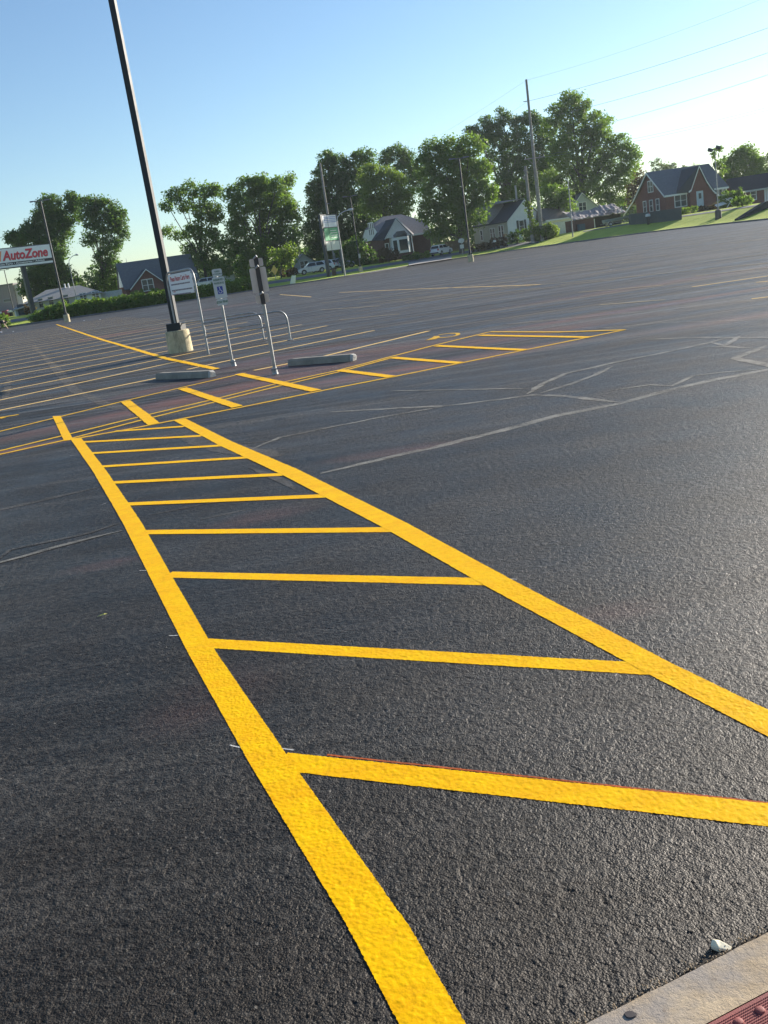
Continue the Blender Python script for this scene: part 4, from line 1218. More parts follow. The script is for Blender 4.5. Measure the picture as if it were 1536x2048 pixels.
LF_MID = leaf_mat('leaf_mid', (0.085, 0.145, 0.032), (0.140, 0.205, 0.042), (0.190, 0.240, 0.055), .48)
LF_LIT = leaf_mat('leaf_lit', (0.105, 0.160, 0.034), (0.170, 0.225, 0.046), (0.220, 0.250, 0.064), .50)  # lighter copy of the leaf greens, sunlight put into the colour
LF_HEDGE = leaf_mat('leaf_hedge', (0.085, 0.150, 0.022), (0.150, 0.220, 0.035), (0.19, 0.24, 0.045), .4)
LF_RED = leaf_mat('leaf_red', (0.075, 0.045, 0.03), (0.12, 0.085, 0.045), (0.15, 0.10, 0.06))
LF_HAZE = leaf_mat('leaf_hazed', (0.11, 0.14, 0.07), (0.16, 0.19, 0.10), (0.18, 0.20, 0.12))  # paler copy for far treetops, distance haze put into the colour
BARK = mat('bark', (0.10, 0.085, 0.07), .95, var=.35, scale=3)

def leaf_mesh(name, blobs, m, parent, seed, size=.42, cover=2.4, clump=.95, origin=(0, 0, 0), per=26, squash=.75):
    """blobs: (centre, (rx, ry, rz)); leaf-sized faces in clumps through each blob"""
    R = np.random.default_rng(seed)
    cen = []; 
    for c, r in blobs:
        area = 4 * PI * ((r[0]*r[1] + r[0]*r[2] + r[1]*r[2]) / 3)
        ncl = max(3, int(area * cover / (size * size * .62) / per))
        d = R.normal(size=(ncl, 3)); d /= np.linalg.norm(d, axis=1)[:, None]
        rad_ = R.uniform(.25, 1.0, ncl) ** .45 * R.uniform(.86, 1.10, ncl)
        cen.append(np.array(c) + d * rad_[:, None] * np.array(r))
    cen = np.concatenate(cen); cs = clump * R.uniform(.55, 1.25, len(cen))
    pos = np.repeat(cen, per, axis=0); s = np.repeat(cs, per)
    d = R.normal(size=pos.shape); d /= np.linalg.norm(d, axis=1)[:, None]
    pos = pos + d * (s * R.uniform(.2, 1, len(s)) ** .6)[:, None] * np.array([1, 1, squash])
    n = len(pos)
    nv = R.normal(size=(n, 3)) + d * .8 + np.array([0, 0, .5]); nv /= np.linalg.norm(nv, axis=1)[:, None]
    a = np.cross(nv, R.normal(size=(n, 3))); a /= np.linalg.norm(a, axis=1)[:, None]
    b = np.cross(nv, a)
    sz = size * R.uniform(.5, 1.15, n)
    L, W = (a * sz[:, None] * .62), (b * sz[:, None] * .40)
    fold = nv * (sz * .14)[:, None]
    V = np.stack([pos - L, pos - W * .9 + fold, pos + L * 1.05, pos + W + fold], axis=1).reshape(-1, 3) - np.array(origin)
    me = bpy.data.meshes.new(name)
    me.vertices.add(len(V)); me.vertices.foreach_set('co', V.ravel().astype(np.float32))
    me.loops.add(n * 4); me.loops.foreach_set('vertex_index', np.arange(n * 4, dtype=np.int32))
    me.polygons.add(n); me.polygons.foreach_set('loop_start', np.arange(0, n*4, 4, dtype=np.int32)); me.polygons.foreach_set('loop_total', np.full(n, 4, dtype=np.int32))
    me.materials.append(m); me.update(); me.validate()
    o = bpy.data.objects.new(name, me); C.objects.link(o)
    if parent: o.parent = parent
    return o

def tree(name, label, base_px, Y, lobes, m, seed, size=.38, cover=2.3, clump=1.0, trunk_r=.4, group=None, depth=.8, ysp=.35):
    b = onland(base_px, Y)
    t = thing(name, label, 'tree', b, 0, group)
    R = random.Random(seed); mpx = Y * cP / F
    blobs = []; cs = [at(l[0], l[1], Y) for l in lobes]
    xs = [c.x for c in cs]; mid = sum(xs) / len(xs); span = max(3, (max(xs) - min(xs)) / 2)
    for l, c in zip(lobes, cs):
        rx, rz = l[2] * mpx, l[3] * mpx
        off_ = R.uniform(-1, 1) * span * ysp * math.sqrt(max(0.1, 1 - ((c.x - mid) / (span * 1.15)) ** 2))
        blobs.append(((c.x, Y + off_, c.z), (rx, (rx + rz) / 2 * depth, rz)))
    leaf_mesh('crown', blobs, m, t, seed, size, cover, clump, origin=tuple(b))
    mb = MB(); zmin = min(c[0][2] - c[1][2] for c in blobs) - b.z
    zlow = max(1.6, zmin + 1.0); ztop = max(c[0][2] for c in blobs) - b.z
    lean = R.uniform(-.04, .04); topx = mid - b.x
    mb.tube([(0, 0, -.4), (0, 0, .3), (topx * .12, 0, zlow * .5), (topx * .35, .1, zlow), (topx * .6, .2, (zlow + ztop) / 2), (topx * .8, .1, ztop * .7)],
            [trunk_r * 1.5, trunk_r, trunk_r * .85, trunk_r * .75, trunk_r * .4, .06], 10)
    for (c, r) in blobs:
        k = R.uniform(.3, .75); zs = min(zlow + (ztop - zlow) * k * .6, (c[2] - b.z) * .8)
        st = Vector((topx * (.2 + .5 * k), .1, max(zlow * .7, zs * .75))); en = Vector((c[0] - b.x, c[1] - b.y, c[2] - b.z))
        md = st.lerp(en, .5) + Vector((R.uniform(-.5, .5), R.uniform(-.5, .5), R.uniform(.1, .8)))
        mb.tube([st, md, en], [trunk_r * .42, trunk_r * .24, .05], 6)
        for _ in range(3):
            q = md.lerp(en, R.uniform(.2, .9)); e2 = q + Vector((R.uniform(-1, 1) * r[0], R.uniform(-1, 1) * r[1], R.uniform(-.2, 1) * r[2])) * .45
            mb.tube([q, q.lerp(e2, .5) + Vector((0, 0, .2)), e2], [trunk_r * .13, .05, .02], 5)
    mb.build('trunk', BARK, t, smooth=True)
    return t

tree('shade_tree', 'dark broad tree behind the auto parts sign at the far left', 84, 186,
     [(60, 480, 34, 30), (98, 412, 24, 24), (88, 440, 34, 28), (36, 478, 22, 15), (118, 462, 26, 30), (78, 520, 30, 30), (110, 500, 28, 30), (146, 402, 18, 17), (140, 430, 20, 22), (55, 462, 20, 18), (22, 476, 11, 9)], LF_DARK, 11, trunk_r=.5, cover=4.2)
tree('conifer', 'dense dark lower tree between the low pale house and the broad dark tree', 90, 178,
     [(62, 572, 26, 34), (90, 555, 34, 40), (120, 560, 34, 36), (105, 525, 26, 26), (150, 575, 24, 22)], LF_DARK, 12, cover=4.0, trunk_r=.35)
tree('shade_tree', 'open-crowned tall tree left of the tall light pole, sky showing through', 204, 184,
     [(178, 412, 20, 20), (206, 414, 22, 20), (232, 430, 18, 24), (240, 455, 14, 22), (212, 452, 26, 24), (182, 440, 16, 22), (220, 492, 24, 20), (178, 478, 16, 14), (204, 520, 18, 18), (226, 530, 16, 18), (214, 562, 24, 22), (192, 585, 20, 14), (238, 572, 12, 20)], LF_DARK, 13, trunk_r=.35, cover=3.4)
tree('shade_tree', 'spreading tree with open branches behind the cart return', 416, 172,
     [(352, 392, 20, 14), (380, 380, 20, 15), (410, 384, 18, 16), (430, 382, 12, 15), (336, 412, 14, 12), (336, 462, 16, 8), (360, 470, 18, 10), (372, 410, 18, 12), (404, 424, 22, 20), (428, 425, 18, 25), (396, 460, 24, 16), (384, 500, 22, 14), (424, 480, 26, 25), (412, 520, 32, 18), (440, 545, 26, 16)], LF_MID, 14, trunk_r=.35, cover=2.9)
tree('shade_tree', 'large sunlit tree directly behind the backs of the parking signs', 528, 168,
     [(494, 372, 26, 22), (468, 392, 18, 15), (520, 366, 22, 20), (556, 372, 16, 18), (577, 362, 13, 14), (482, 415, 24, 18), (524, 405, 34, 28), (566, 408, 22, 28), (588, 430, 12, 24), (540, 448, 38, 30), (480, 455, 26, 26), (586, 470, 14, 22), (560, 490, 24, 24), (510, 495, 36, 26), (462, 495, 24, 22), (500, 535, 34, 18), (570, 518, 18, 16), (548, 535, 20, 13), (446, 535, 18, 16)], LF_MID, 15, trunk_r=.36, cover=3.8)
tree('shade_tree', 'huge dark tree standing behind the upright pylon sign', 668, 190,
     [(654, 318, 18, 18), (682, 335, 24, 24), (722, 325, 30, 24), (648, 352, 22, 24), (628, 385, 18, 24), (668, 385, 38, 34), (710, 375, 36, 34), (640, 425, 32, 32), (690, 430, 44, 34), (625, 470, 26, 28), (665, 478, 40, 30), (712, 480, 38, 28), (735, 440, 30, 34), (640, 515, 34, 20), (690, 520, 40, 18)], LF_DARK, 16, trunk_r=.6, cover=3.6)
tree('shade_tree', 'rounded yellow-green lit tree behind the bay-window house', 770, 182,
     [(740, 352, 26, 22), (768, 350, 22, 18), (798, 366, 20, 18), (752, 384, 34, 24), (800, 388, 26, 16), (818, 398, 14, 12), (776, 410, 32, 20), (806, 424, 20, 18), (744, 412, 24, 18)], LF_LIT, 17, trunk_r=.4, cover=3.2)
tree('shade_tree', 'dark treetop rising between the huge dark tree and the broad sunlit-sided tree', 800, 205,
     [(788, 306, 24, 15), (772, 322, 16, 16), (812, 316, 18, 18), (806, 345, 26, 24), (838, 360, 24, 30)], LF_DARK, 18, trunk_r=.4, cover=3.2)
tree('shade_tree', 'broad tree with sunlit right side directly behind the middle lamp pole', 924, 160,
     [(868, 302, 26, 20), (904, 300, 26, 26), (940, 292, 26, 24), (850, 330, 22, 24), (888, 340, 36, 30), (932, 335, 32, 32), (962, 345, 20, 28), (876, 385, 36, 34), (925, 385, 38, 32), (965, 388, 24, 26), (984, 382, 12, 16), (858, 425, 24, 24), (900, 430, 36, 26), (944, 432, 30, 22), (880, 462, 30, 14), (925, 462, 24, 12)], LF_MID, 19, trunk_r=.45, cover=3.3)
tree('shade_tree', 'dark tall tree behind the white house, left of the tall utility pole', 1012, 204,
     [(976, 244, 14, 16), (988, 262, 22, 18), (1008, 232, 13, 16), (946, 262, 18, 11), (962, 282, 18, 16), (1004, 280, 22, 22), (1040, 245, 20, 16), (1064, 232, 18, 14), (1082, 256, 18, 20), (1042, 285, 24, 26), (1018, 325, 24, 26), (985, 320, 14, 24), (1056, 330, 32, 30), (1010, 370, 28, 28), (1050, 385, 36, 30), (1000, 402, 22, 18), (1090, 300, 22, 34), (1085, 360, 28, 36)], LF_DARK, 20, trunk_r=.45, cover=3.6)
tree('shade_tree', 'tallest hazy green tree right of the tall utility pole', 1156, 188,
     [(1138, 200, 24, 15), (1116, 218, 20, 14), (1166, 216, 20, 18), (1140, 238, 34, 22), (1185, 250, 26, 24), (1214, 246, 13, 12), (1102, 252, 20, 20), (1150, 280, 40, 26), (1205, 285, 28, 26), (1240, 286, 18, 18), (1262, 312, 16, 22), (1228, 325, 30, 26), (1178, 330, 40, 30), (1120, 310, 28, 34), (1140, 365, 34, 28), (1196, 375, 36, 28), (1244, 358, 28, 24), (1230, 398, 26, 16), (1105, 365, 26, 28), (1270, 340, 8, 16), (1160, 405, 30, 16)], LF_MID, 21, trunk_r=.5, cover=3.0)
tree('shade_tree', 'small dark green tree between the white garage and the pale blue gable', 1122, 170,
     [(1104, 384, 18, 14), (1122, 396, 20, 16), (1138, 410, 14, 14), (1108, 405, 20, 14), (1128, 384, 12, 10)], LF_MID, 22, trunk_r=.2, cover=2.6)
tree('shade_tree', 'reddish-brown small tree beside the left gable of the big brick house', 1280, 172,
     [(1286, 352, 14, 12), (1272, 372, 16, 14), (1292, 372, 12, 14), (1262, 398, 16, 14)], LF_RED, 23, trunk_r=.2)
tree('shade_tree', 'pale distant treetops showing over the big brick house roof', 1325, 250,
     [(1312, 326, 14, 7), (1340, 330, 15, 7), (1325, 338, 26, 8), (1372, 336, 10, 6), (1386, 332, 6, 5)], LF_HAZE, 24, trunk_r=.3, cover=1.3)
tree('shade_tree', 'full green tree right of the big brick house, behind the low brick house', 1488, 172,
     [(1478, 308, 16, 12), (1500, 300, 16, 11), (1464, 328, 20, 18), (1494, 325, 26, 20), (1520, 325, 16, 14), (1460, 358, 22, 20), (1496, 355, 28, 20), (1530, 350, 18, 18), (1480, 385, 22, 16), (1545, 320, 16, 18), (1470, 402, 18, 12), (1560, 350, 20, 26)], LF_MID, 25, trunk_r=.35, cover=3.8)
tree('young_tree', 'thin sparse young tree directly behind the floodlight mast', 1434, 152,
     [(1430, 312, 11, 9), (1438, 325, 12, 9), (1428, 332, 9, 9), (1442, 345, 9, 9), (1434, 302, 6, 7)], LF_MID, 26, trunk_r=.12, cover=.55, clump=.7, size=.4)
tree('street_tree', 'small leaning street tree right of the yellow diamond sign', 563, 150,
     [(560, 505, 16, 14), (574, 512, 16, 14), (568, 524, 14, 9), (582, 500, 12, 14)], LF_LIT, 27, trunk_r=.12, cover=2.4)

tree('evergreen_thicket', 'wide dark shady thicket between the pylon sign and the bay-window house', 735, 160,
     [(694, 505, 18, 22), (716, 500, 20, 22), (734, 512, 18, 15), (757, 519, 14, 11), (728, 520, 26, 14)], LF_DARK, 28, trunk_r=.2, cover=3.2)

def shrub(label, px, Y, rx, h, m, seed, lobes=None, name='shrub', size=.26, cover=2.6, group=None, z0=0.0):
    b = onland(px, Y) if Y > 0 else gp(px, -Y)
    t = thing(name, label, 'shrub', b, 0, group)
    R = random.Random(seed)
    bl = []
    n = max(3, int(rx * 3))
    for i in range(n):
        x = (i / (n - 1) * 2 - 1) * rx * .72; hh_ = h * R.uniform(.7, 1.0)
        bl.append(((b.x + x, b.y + R.uniform(-.3, .3) * rx, b.z + hh_ * .5), (rx * .42 * R.uniform(.85, 1.15), rx * .5, hh_ * .5)))
    leaf_mesh('foliage', bl, m, t, seed, size, cover, .34, origin=tuple(b), per=18)
    mb = MB()
    for i in range(4):
        a = R.uniform(0, 6.28); mb.tube([(0, 0, -.05), (math.cos(a)*rx*.2, math.sin(a)*rx*.2, h*.35), (math.cos(a)*rx*.45, math.sin(a)*rx*.4, h*.7)], [.05, .035, .012], 5)
    mb.build('stem', BARK, t)
    return t
shrub('round reddish shrub at the left end of the row by the cream house', 957, 158, 1.1, 1.5, LF_RED, 31)
shrub('reddish shrub in the middle of the row by the cream house', 973, 157, 1.0, 1.6, LF_RED, 32)
shrub('reddish rounded shrub beside the white-topped mailbox', 999, 157, 1.3, 2.0, LF_RED, 33)
shrub('dark green bush below the shuttered window of the white gable', 1036, 158, 1.3, 2.3, LF_DARK, 34)
shrub('large bright bush hugging the foot of the tall utility pole', 1093, 153, 2.0, 2.7, LF_LIT, 35, cover=3)
shrub('leafy bush between the two utility poles', 1070, 154, 1.4, 3.0, LF_MID, 36, cover=3)
shrub('ragged tan-green bush left of the bay window', 778, 158, 1.5, 2.6, LF_RED, 37)
shrub('low golden bush right of the bay window', 843, 159, 1.3, 1.3, LF_LIT, 38)
shrub('low dark bush under the bay window corner', 822, 157, 1.3, 1.2, LF_DARK, 39)
shrub('small round shrub alone on the sloping lawn at the right', 1485, 118, 1.0, 1.5, LF_MID, 40)
shrub('tan and green bush filling the gap between the two brick houses', 1464, 140, 1.9, 2.5, LF_MID, 41)
shrub('low yellow-green bush at the end of the retaining wall', 1378, 139, 1.0, 1.1, LF_LIT, 42)
shrub('dark bush beside the front door of the big brick house', 1415, 144, 1.2, 1.2, LF_RED, 43)
shrub('bushy shrub at the left frame edge behind the bending person', 3, 128, 1.3, 2.4, LF_MID, 44)
shrub('brown rounded bush between the street tree and the marker board', 578, 151, 1.2, 1.7, LF_RED, 45)
shrub('round green bush before the left brick gable', 277, 158, .9, 1.5, LF_MID, 46)
shrub('green bush right of the left brick gable window', 318, 157, 1.1, 1.4, LF_MID, 47)
shrub('orange-brown bush at the porch of the low pale house', 62, 156, .8, 2.0, LF_RED, 48)
# vine on the pole
t = thing('climbing_vine', 'leafy vine climbing the short thick pole beside the white gable', 'vine', onland(1068, 152.5))
b = t.location
vb = [((b.x - .1 + .25*math.sin(i), b.y, b.z + 1.5 + i * .85), (.55, .5, .6)) for i in range(6)]
leaf_mesh('foliage', vb, LF_LIT, t, 49, .26, 2.2, .32, origin=tuple(b), per=16)
mb = MB(); mb.tube([(0, 0, 0), (.1, 0, 3), (-.1, 0, 6)], [.05, .04, .02], 5); mb.build('stem', BARK, t)
# low dark wood line far behind the houses
bl = []
Rw = random.Random(9)
for i in range(44):
    px = -20 + 1640 * i / 43; q = onland(px, 262)
    hh_ = Rw.uniform(6, 11) * (1.0 if 130 < px < 1230 else .62)
    if 228 < px < 330: hh_ *= .35
    if px < 40: hh_ *= .4
    bl.append(((q.x, 262 + Rw.uniform(-10, 10), q.z + hh_ * .45), (4.2, 4, hh_ * .55)))
o = leaf_mesh('far_woods', bl, LF_DARK, None, 77, .75, 2.6, 1.6, per=24)
o['kind'] = 'stuff'; tag(o, 'dark band of distant woods low behind the houses', 'woods')
# long hedge along the kerb
bl = []
p0 = None
Rh = random.Random(5)
for i in range(150):
    px = 74 + (518 - 74) * i / 149
    pc = g(px, np.interp(px, [c[0] for c in CURBPX], [c[1] for c in CURBPX]) )
    th = math.atan2(pc.x, pc.y); r = rc_of(th) + 1.9 + Rh.uniform(-.5, .5)
    x, y = r * math.sin(th), r * math.cos(th); hh_ = np.interp(px, [74, 95, 130, 300, 420, 518], [.9, 1.5, 1.7, 1.35, 1.35, 1.5]) * Rh.uniform(.6, 1.2)
    if p0 is None: p0 = (x, y, .13)
    bl.append(((x, y, .13 + hh_ * .48), (.75, 1.3, hh_ * .52)))
t = thing('hedge', 'long shaggy green hedge along the kerb behind the lot', 'hedge', p0)
leaf_mesh('foliage', bl, LF_HEDGE, t, 50, .26, 2.5, .50, origin=p0, per=20)

# ------------------------------------------------------------------ houses
GLASS = mat('window_glass', (0.035, 0.05, 0.058), .12, var=.3, scale=2, rvar=.05)
TRIM = mat('white_trim', (0.70, 0.71, 0.70), .6, var=.05)
def brick_mat(name, c1, c2, mort):
    m = bpy.data.materials.new(name); m.use_nodes = True; nt = m.node_tree; b = nt.nodes['Principled BSDF']
    tcn = nd(nt, 'ShaderNodeTexCoord'); geo = nd(nt, 'ShaderNodeNewGeometry')
    sx = nd(nt, 'ShaderNodeSeparateXYZ'); nt.links.new(tcn.outputs['Object'], sx.inputs[0])
    s = math_(nt, 'ADD', sx.outputs[0], sx.outputs[1])
    cb = nd(nt, 'ShaderNodeCombineXYZ'); nt.links.new(s, cb.inputs[0]); nt.links.new(sx.outputs[2], cb.inputs[1])
    br = nd(nt, 'ShaderNodeTexBrick'); setin(br, Scale=1.0, Mortar_Size=.012, Brick_Width=.24, Row_Height=.085)
    br.inputs['Color1'].default_value = (*c1, 1); br.inputs['Color2'].default_value = (*c2, 1); br.inputs['Mortar'].default_value = (*mort, 1)
    nt.links.new(cb.outputs[0], br.inputs['Vector'])
    c = mixc(nt, noise(nt, tcn.outputs['Object'], .8, 6, .6, .3, .7, 0, .4), br.outputs['Color'], tuple(x * .6 for x in c1))
    nt.links.new(c, b.inputs['Base Color']); b.inputs['Roughness'].default_value = .9; b.inputs['Specular IOR Level'].default_value = .2
    return m
BRICK = brick_mat('red_brick', (.17, .052, .042), (.21, .075, .058), (.20, .16, .14))
BRICK2 = brick_mat('dark_brick', (.13, .055, .048), (.17, .075, .06), (.17, .14, .12))
def siding_mat(name, c):
    m = bpy.data.materials.new(name); m.use_nodes = True; nt = m.node_tree; b = nt.nodes['Principled BSDF']
    tcn = nd(nt, 'ShaderNodeTexCoord'); sx = nd(nt, 'ShaderNodeSeparateXYZ'); nt.links.new(tcn.outputs['Object'], sx.inputs[0])
    fr = math_(nt, 'FRACT', math_(nt, 'MULTIPLY', sx.outputs[2], 5.0))
    bp = nd(nt, 'ShaderNodeBump'); setin(bp, Strength=.8, Distance=.03); nt.links.new(fr, bp.inputs['Height'])
    cc = mixc(nt, noise(nt, tcn.outputs['Object'], 1.2, 5, .6), tuple(x * .88 for x in c), c)
    nt.links.new(cc, b.inputs['Base Color']); nt.links.new(bp.outputs['Normal'], b.inputs['Normal']); b.inputs['Roughness'].default_value = .6
    return m
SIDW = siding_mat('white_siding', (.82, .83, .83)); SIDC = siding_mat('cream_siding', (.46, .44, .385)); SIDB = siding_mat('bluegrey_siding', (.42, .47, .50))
def shingle(name, c):
    m = bpy.data.materials.new(name); m.use_nodes = True; nt = m.node_tree; b = nt.nodes['Principled BSDF']
    tcn = nd(nt, 'ShaderNodeTexCoord'); O = tcn.outputs['Object']
    cc = mixc(nt, noise(nt, mapped(nt, O, (1, 1, 4)), 3.5, 6, .75, .35, .65), tuple(x * .75 for x in c), tuple(x * 1.2 for x in c))
    nt.links.new(cc, b.inputs['Base Color']); b.inputs['Roughness'].default_value = .92
    return m
RGREY = shingle('roof_grey', (.15, .155, .165)); RDARK = shingle('roof_dark', (.05, .056, .066)); RTAN = shingle('roof_tan', (.26, .235, .215)); RBRN = shingle('roof_brown', (.17, .145, .125)); RPINK = shingle('roof_pinkish', (.28, .25, .245)); RLITE = shingle('roof_pale', (.33, .32, .30))

def window(parent, face, u, z0, w, h, plane, mull=1, rows=2, name='window', fm=None):
    """face 'y': wall in the local plane y=plane looking to -y ; 'x': wall x=plane looking to -x (u runs along y)"""
    def q(a, b_, d0, d1, z0_, z1_, mbx):
        if face == 'y': mbx.box(a, b_, plane - d1, plane - d0, z0_, z1_)
        else: mbx.box(plane - d1, plane - d0, a, b_, z0_, z1_)
    mb = MB(); t_ = .11
    q(u - t_, u + w + t_, .003, .07, z0 - t_, z0, mb); q(u - t_, u + w + t_, .003, .07, z0 + h, z0 + h + t_, mb)
    q(u - t_, u, .003, .07, z0, z0 + h, mb); q(u + w, u + w + t_, .003, .07, z0, z0 + h, mb)
    for i in range(mull): 
        c_ = u + w * (i + 1) / (mull + 1); q(c_ - .05, c_ + .05, .004, .065, z0, z0 + h, mb)
    if rows > 1: q(u, u + w, .004, .05, z0 + h/2 - .03, z0 + h/2 + .03, mb)
    fr_ = mb.build(name, fm or TRIM, parent)
    mb = MB(); q(u, u + w, .002, .03, z0, z0 + h, mb); mb.build('pane', GLASS, fr_)
    return fr_
def door(parent, face, u, z0, w, h, plane, m, glass=True):
    mb = MB()
    if face == 'y': mb.box(u, u + w, plane - .06, plane - .003, z0, z0 + h)
    else: mb.box(plane - .06, plane - .003, u, u + w, z0, z0 + h)
    d_ = mb.build('door', m, parent)
    if glass:
        mb = MB()
        if face == 'y': mb.box(u + w*.3, u + w*.7, plane - .075, plane - .062, z0 + h*.5, z0 + h*.85)
        else: mb.box(plane - .075, plane - .062, u + w*.3, u + w*.7, z0 + h*.5, z0 + h*.85)
        mb.build('pane', GLASS, d_)
    return d_
def gable_body(mb, x0, x1, y0, y1, ze, zr, ridge='x'):
    """walls with gable ends; ridge along local x or y"""
    if ridge == 'x':
        ym = (y0 + y1) / 2
        mb.extr([(x0, y0, -1.5), (x0, y0, ze), (x0, ym, zr), (x0, y1, ze), (x0, y1, -1.5)], (x1 - x0, 0, 0))
    else:
        xm = (x0 + x1) / 2
        mb.extr([(x0, y0, -1.5), (x1, y0, -1.5), (x1, y0, ze), (xm, y0, zr), (x0, y0, ze)], (0, y1 - y0, 0))
def gable_roof(mb, x0, x1, y0, y1, ze, zr, ridge='x', ov=.35, th=.16, up=.10):
    if ridge == 'x':
        ym = (y0 + y1) / 2; sl = (zr - ze) / (ym - y0)
        a = y0 - ov; b_ = y1 + ov; za = ze - sl * ov + up
        mb.slab([(x0 - ov, a, za), (x1 + ov, a, za), (x1 + ov, ym, zr + up), (x0 - ov, ym, zr + up)], th)
        mb.slab([(x0 - ov, ym, zr + up), (x1 + ov, ym, zr + up), (x1 + ov, b_, za), (x0 - ov, b_, za)], th)
    else:
        xm = (x0 + x1) / 2; sl = (zr - ze) / (xm - x0)
        a = x0 - ov; b_ = x1 + ov; za = ze - sl * ov + up
        mb.slab([(a, y0 - ov, za), (xm, y0 - ov, zr + up), (xm, y1 + ov, zr + up), (a, y1 + ov, za)], th)
        mb.slab([(xm, y0 - ov, zr + up), (b_, y0 - ov, za), (b_, y1 + ov, za), (xm, y1 + ov, zr + up)], th)
def rake(parent, pts, name='trim', w=.2, d=.05, m=None):
    """trim board following points"""
    mb = MB()
    for a, b_ in zip(pts[:-1], pts[1:]):
        a, b_ = Vector(a), Vector(b_)
        mb.add([a, b_, b_ - Vector((0, 0, w)), a - Vector((0, 0, w))], [(0, 1, 2, 3)])
        dd = (b_ - a); dd.z = 0; n_ = Vector((dd.y, -dd.x, 0)).normalized() * d if dd.length > .01 else Vector((0, -d, 0))
        mb.add([a + n_, b_ + n_, b_ + n_ - Vector((0, 0, w)), a + n_ - Vector((0, 0, w)), a, b_, b_ - Vector((0, 0, w)), a - Vector((0, 0, w))],
               [(0, 1, 2, 3), (0, 4, 5, 1), (3, 2, 6, 7), (0, 3, 7, 4), (1, 5, 6, 2)])
    return mb.build(name, m or TRIM, parent)

# big brick house at the right (front turned to the right, gable wall to the left)
hp = onland(1334, 146); hp.z = 1.9
phi = rad(8)
t = thing('brick_house', 'big red brick house with steep gables and a pale front door at the right', 'house', hp, phi)
zE = zfor(hp.x, hp.y, 388) - 1.9; W_, D_ = 9.4, 10.2
gm = D_ / 2
pk = Vector((hp.x - math.sin(phi) * gm, hp.y + math.cos(phi) * gm, 0)); zR = zfor(pk.x, pk.y, 345.5) - 1.9
mb = MB(); gable_body(mb, 0, W_, 0, D_, zE, zR, 'x'); mb.box(-.12, W_ + .12, -.12, D_ + .12, -1.5, .25)
xg0, xg1 = 3.5, 7.6; xp = xg0 + 1.55; zP = zE + 3.1
mb.extr([(xg0, -.55, -1.5), (xg1, -.55, -1.5), (xg1, -.55, zE - 1.1), (xg1 - .7, -.55, zE - .55), (xg1 - 1.6, -.55, zE + .95), (xp, -.55, zP), (xg0, -.55, zE + .0)], (0, .6, 0))
wall_ = mb.build('wall', BRICK, t)
mb = MB(); gable_roof(mb, 0, W_, 0, D_, zE, zR, 'x', ov=.35); rf = mb.build('roof', RGREY, t)
sl = (zR - zE) / gm; yb = (zP - zE) / sl
mb = MB(); mb.slab([(xg0 - .25, -.8, zE - .15), (xp, -.8, zP + .14), (xp, yb + .1, zP + .14), (xg0 - 1.9, -.2, zE + .06), (xg0 - 1.9, -.4, zE - .05)], .14)
mb.slab([(xp, -.8, zP + .14), (xg1 - 1.5, -.8, zE + 1.0), (xg1 - .6, -.8, zE - .4), (xg1 + .25, -.8, zE - 1.2), (xg1 + .25, .0, zE - .6), (xg1 - .5, .1, zE + .1), (xp + .2, yb, zP + .12)], .12)
mb.build('porch_roof', RDARK, t)
rake(t, [(xg0 - .3, -.82, zE - .1), (xg0 + .1, -.82, zE + .1), (xp, -.82, zP + .16), (xg1 - 1.5, -.82, zE + 1.0), (xg1 - .6, -.82, zE - .4), (xg1 + .3, -.82, zE - 1.2)], 'trim', .26)
rake(t, [(-.36, -.36, zE - .22), (xg0 - .3, -.36, zE - .22)], 'trim', .25); rake(t, [(xg1 - .2, -.37, zE - .22), (W_ + .36, -.37, zE - .22)], 'trim', .25)
rake(t, [(-.38, D_ + .36, zE - .2), (-.38, gm, zR + .08), (-.38, -.36, zE - .2)], 'trim', .28)
rake(t, [(-.4, D_ + 4.2, zE - 2.0), (-.4, D_ + .36, zE - .2)], 'trim', .25)
door(t, 'y', xg0 + 1.0, .45, 1.05, 2.15, -.55, mat('pale_blue_door', (.45, .53, .56), .5))
mb = MB(); mb.box(xg0 + .7, xg0 + 2.4, -1.6, -.552, -1, .3); mb.box(xg0 + .7, xg0 + 2.4, -2.1, -1.6, -1, .05); mb.build('step', KERB, t)
window(t, 'y', 1.4, .85, 1.75, 1.6, 0); window(t, 'y', 7.75, .75, 1.7, 1.65, 0, mull=2)
window(t, 'x', 3.9, 3.6, 1.6, 1.5, 0)
for u in (6.6, 4.4, 2.2): window(t, 'x', u, .8, .95, 1.55, 0, mull=0)
mb = MB(); mb.tube([(W_ - .3, -.1, 0), (W_ - .3, -.1, zE - .2)], .05, 6); mb.build('downspout', TRIM, t)

# retaining wall in front of it
a_ = gp(1262, 450); b_ = gp(1364, 439)
za, zb2 = zfor(a_.x, a_.y, 427), zfor(b_.x, b_.y, 414)
t = thing('retaining_wall', 'long low grey-green block wall below the big brick house', 'wall', (b_.x, b_.y, b_.z - .1))
mb = MB(); a2 = a_ - b_ ; bk_ = Vector((.6, 3.0, 0)); zt2 = max(za, zb2)
v0, v1 = Vector((0, 0, -.5)), Vector((a2.x, a2.y, -.5))
mb.add([v0, v1, v1 + bk_, v0 + bk_, Vector((0, 0, zb2 - b_.z)), Vector((a2.x, a2.y, za - b_.z)), Vector((a2.x, a2.y, za - b_.z)) + bk_, Vector((0, 0, zb2 - b_.z)) + bk_],
       [(0,3,2,1),(4,5,6,7),(0,1,5,4),(1,2,6,5),(2,3,7,6),(3,0,4,7)])
mb.build('block_face', brick_mat('wall_block', (.085, .10, .10), (.10, .115, .11), (.07, .08, .08)), t)

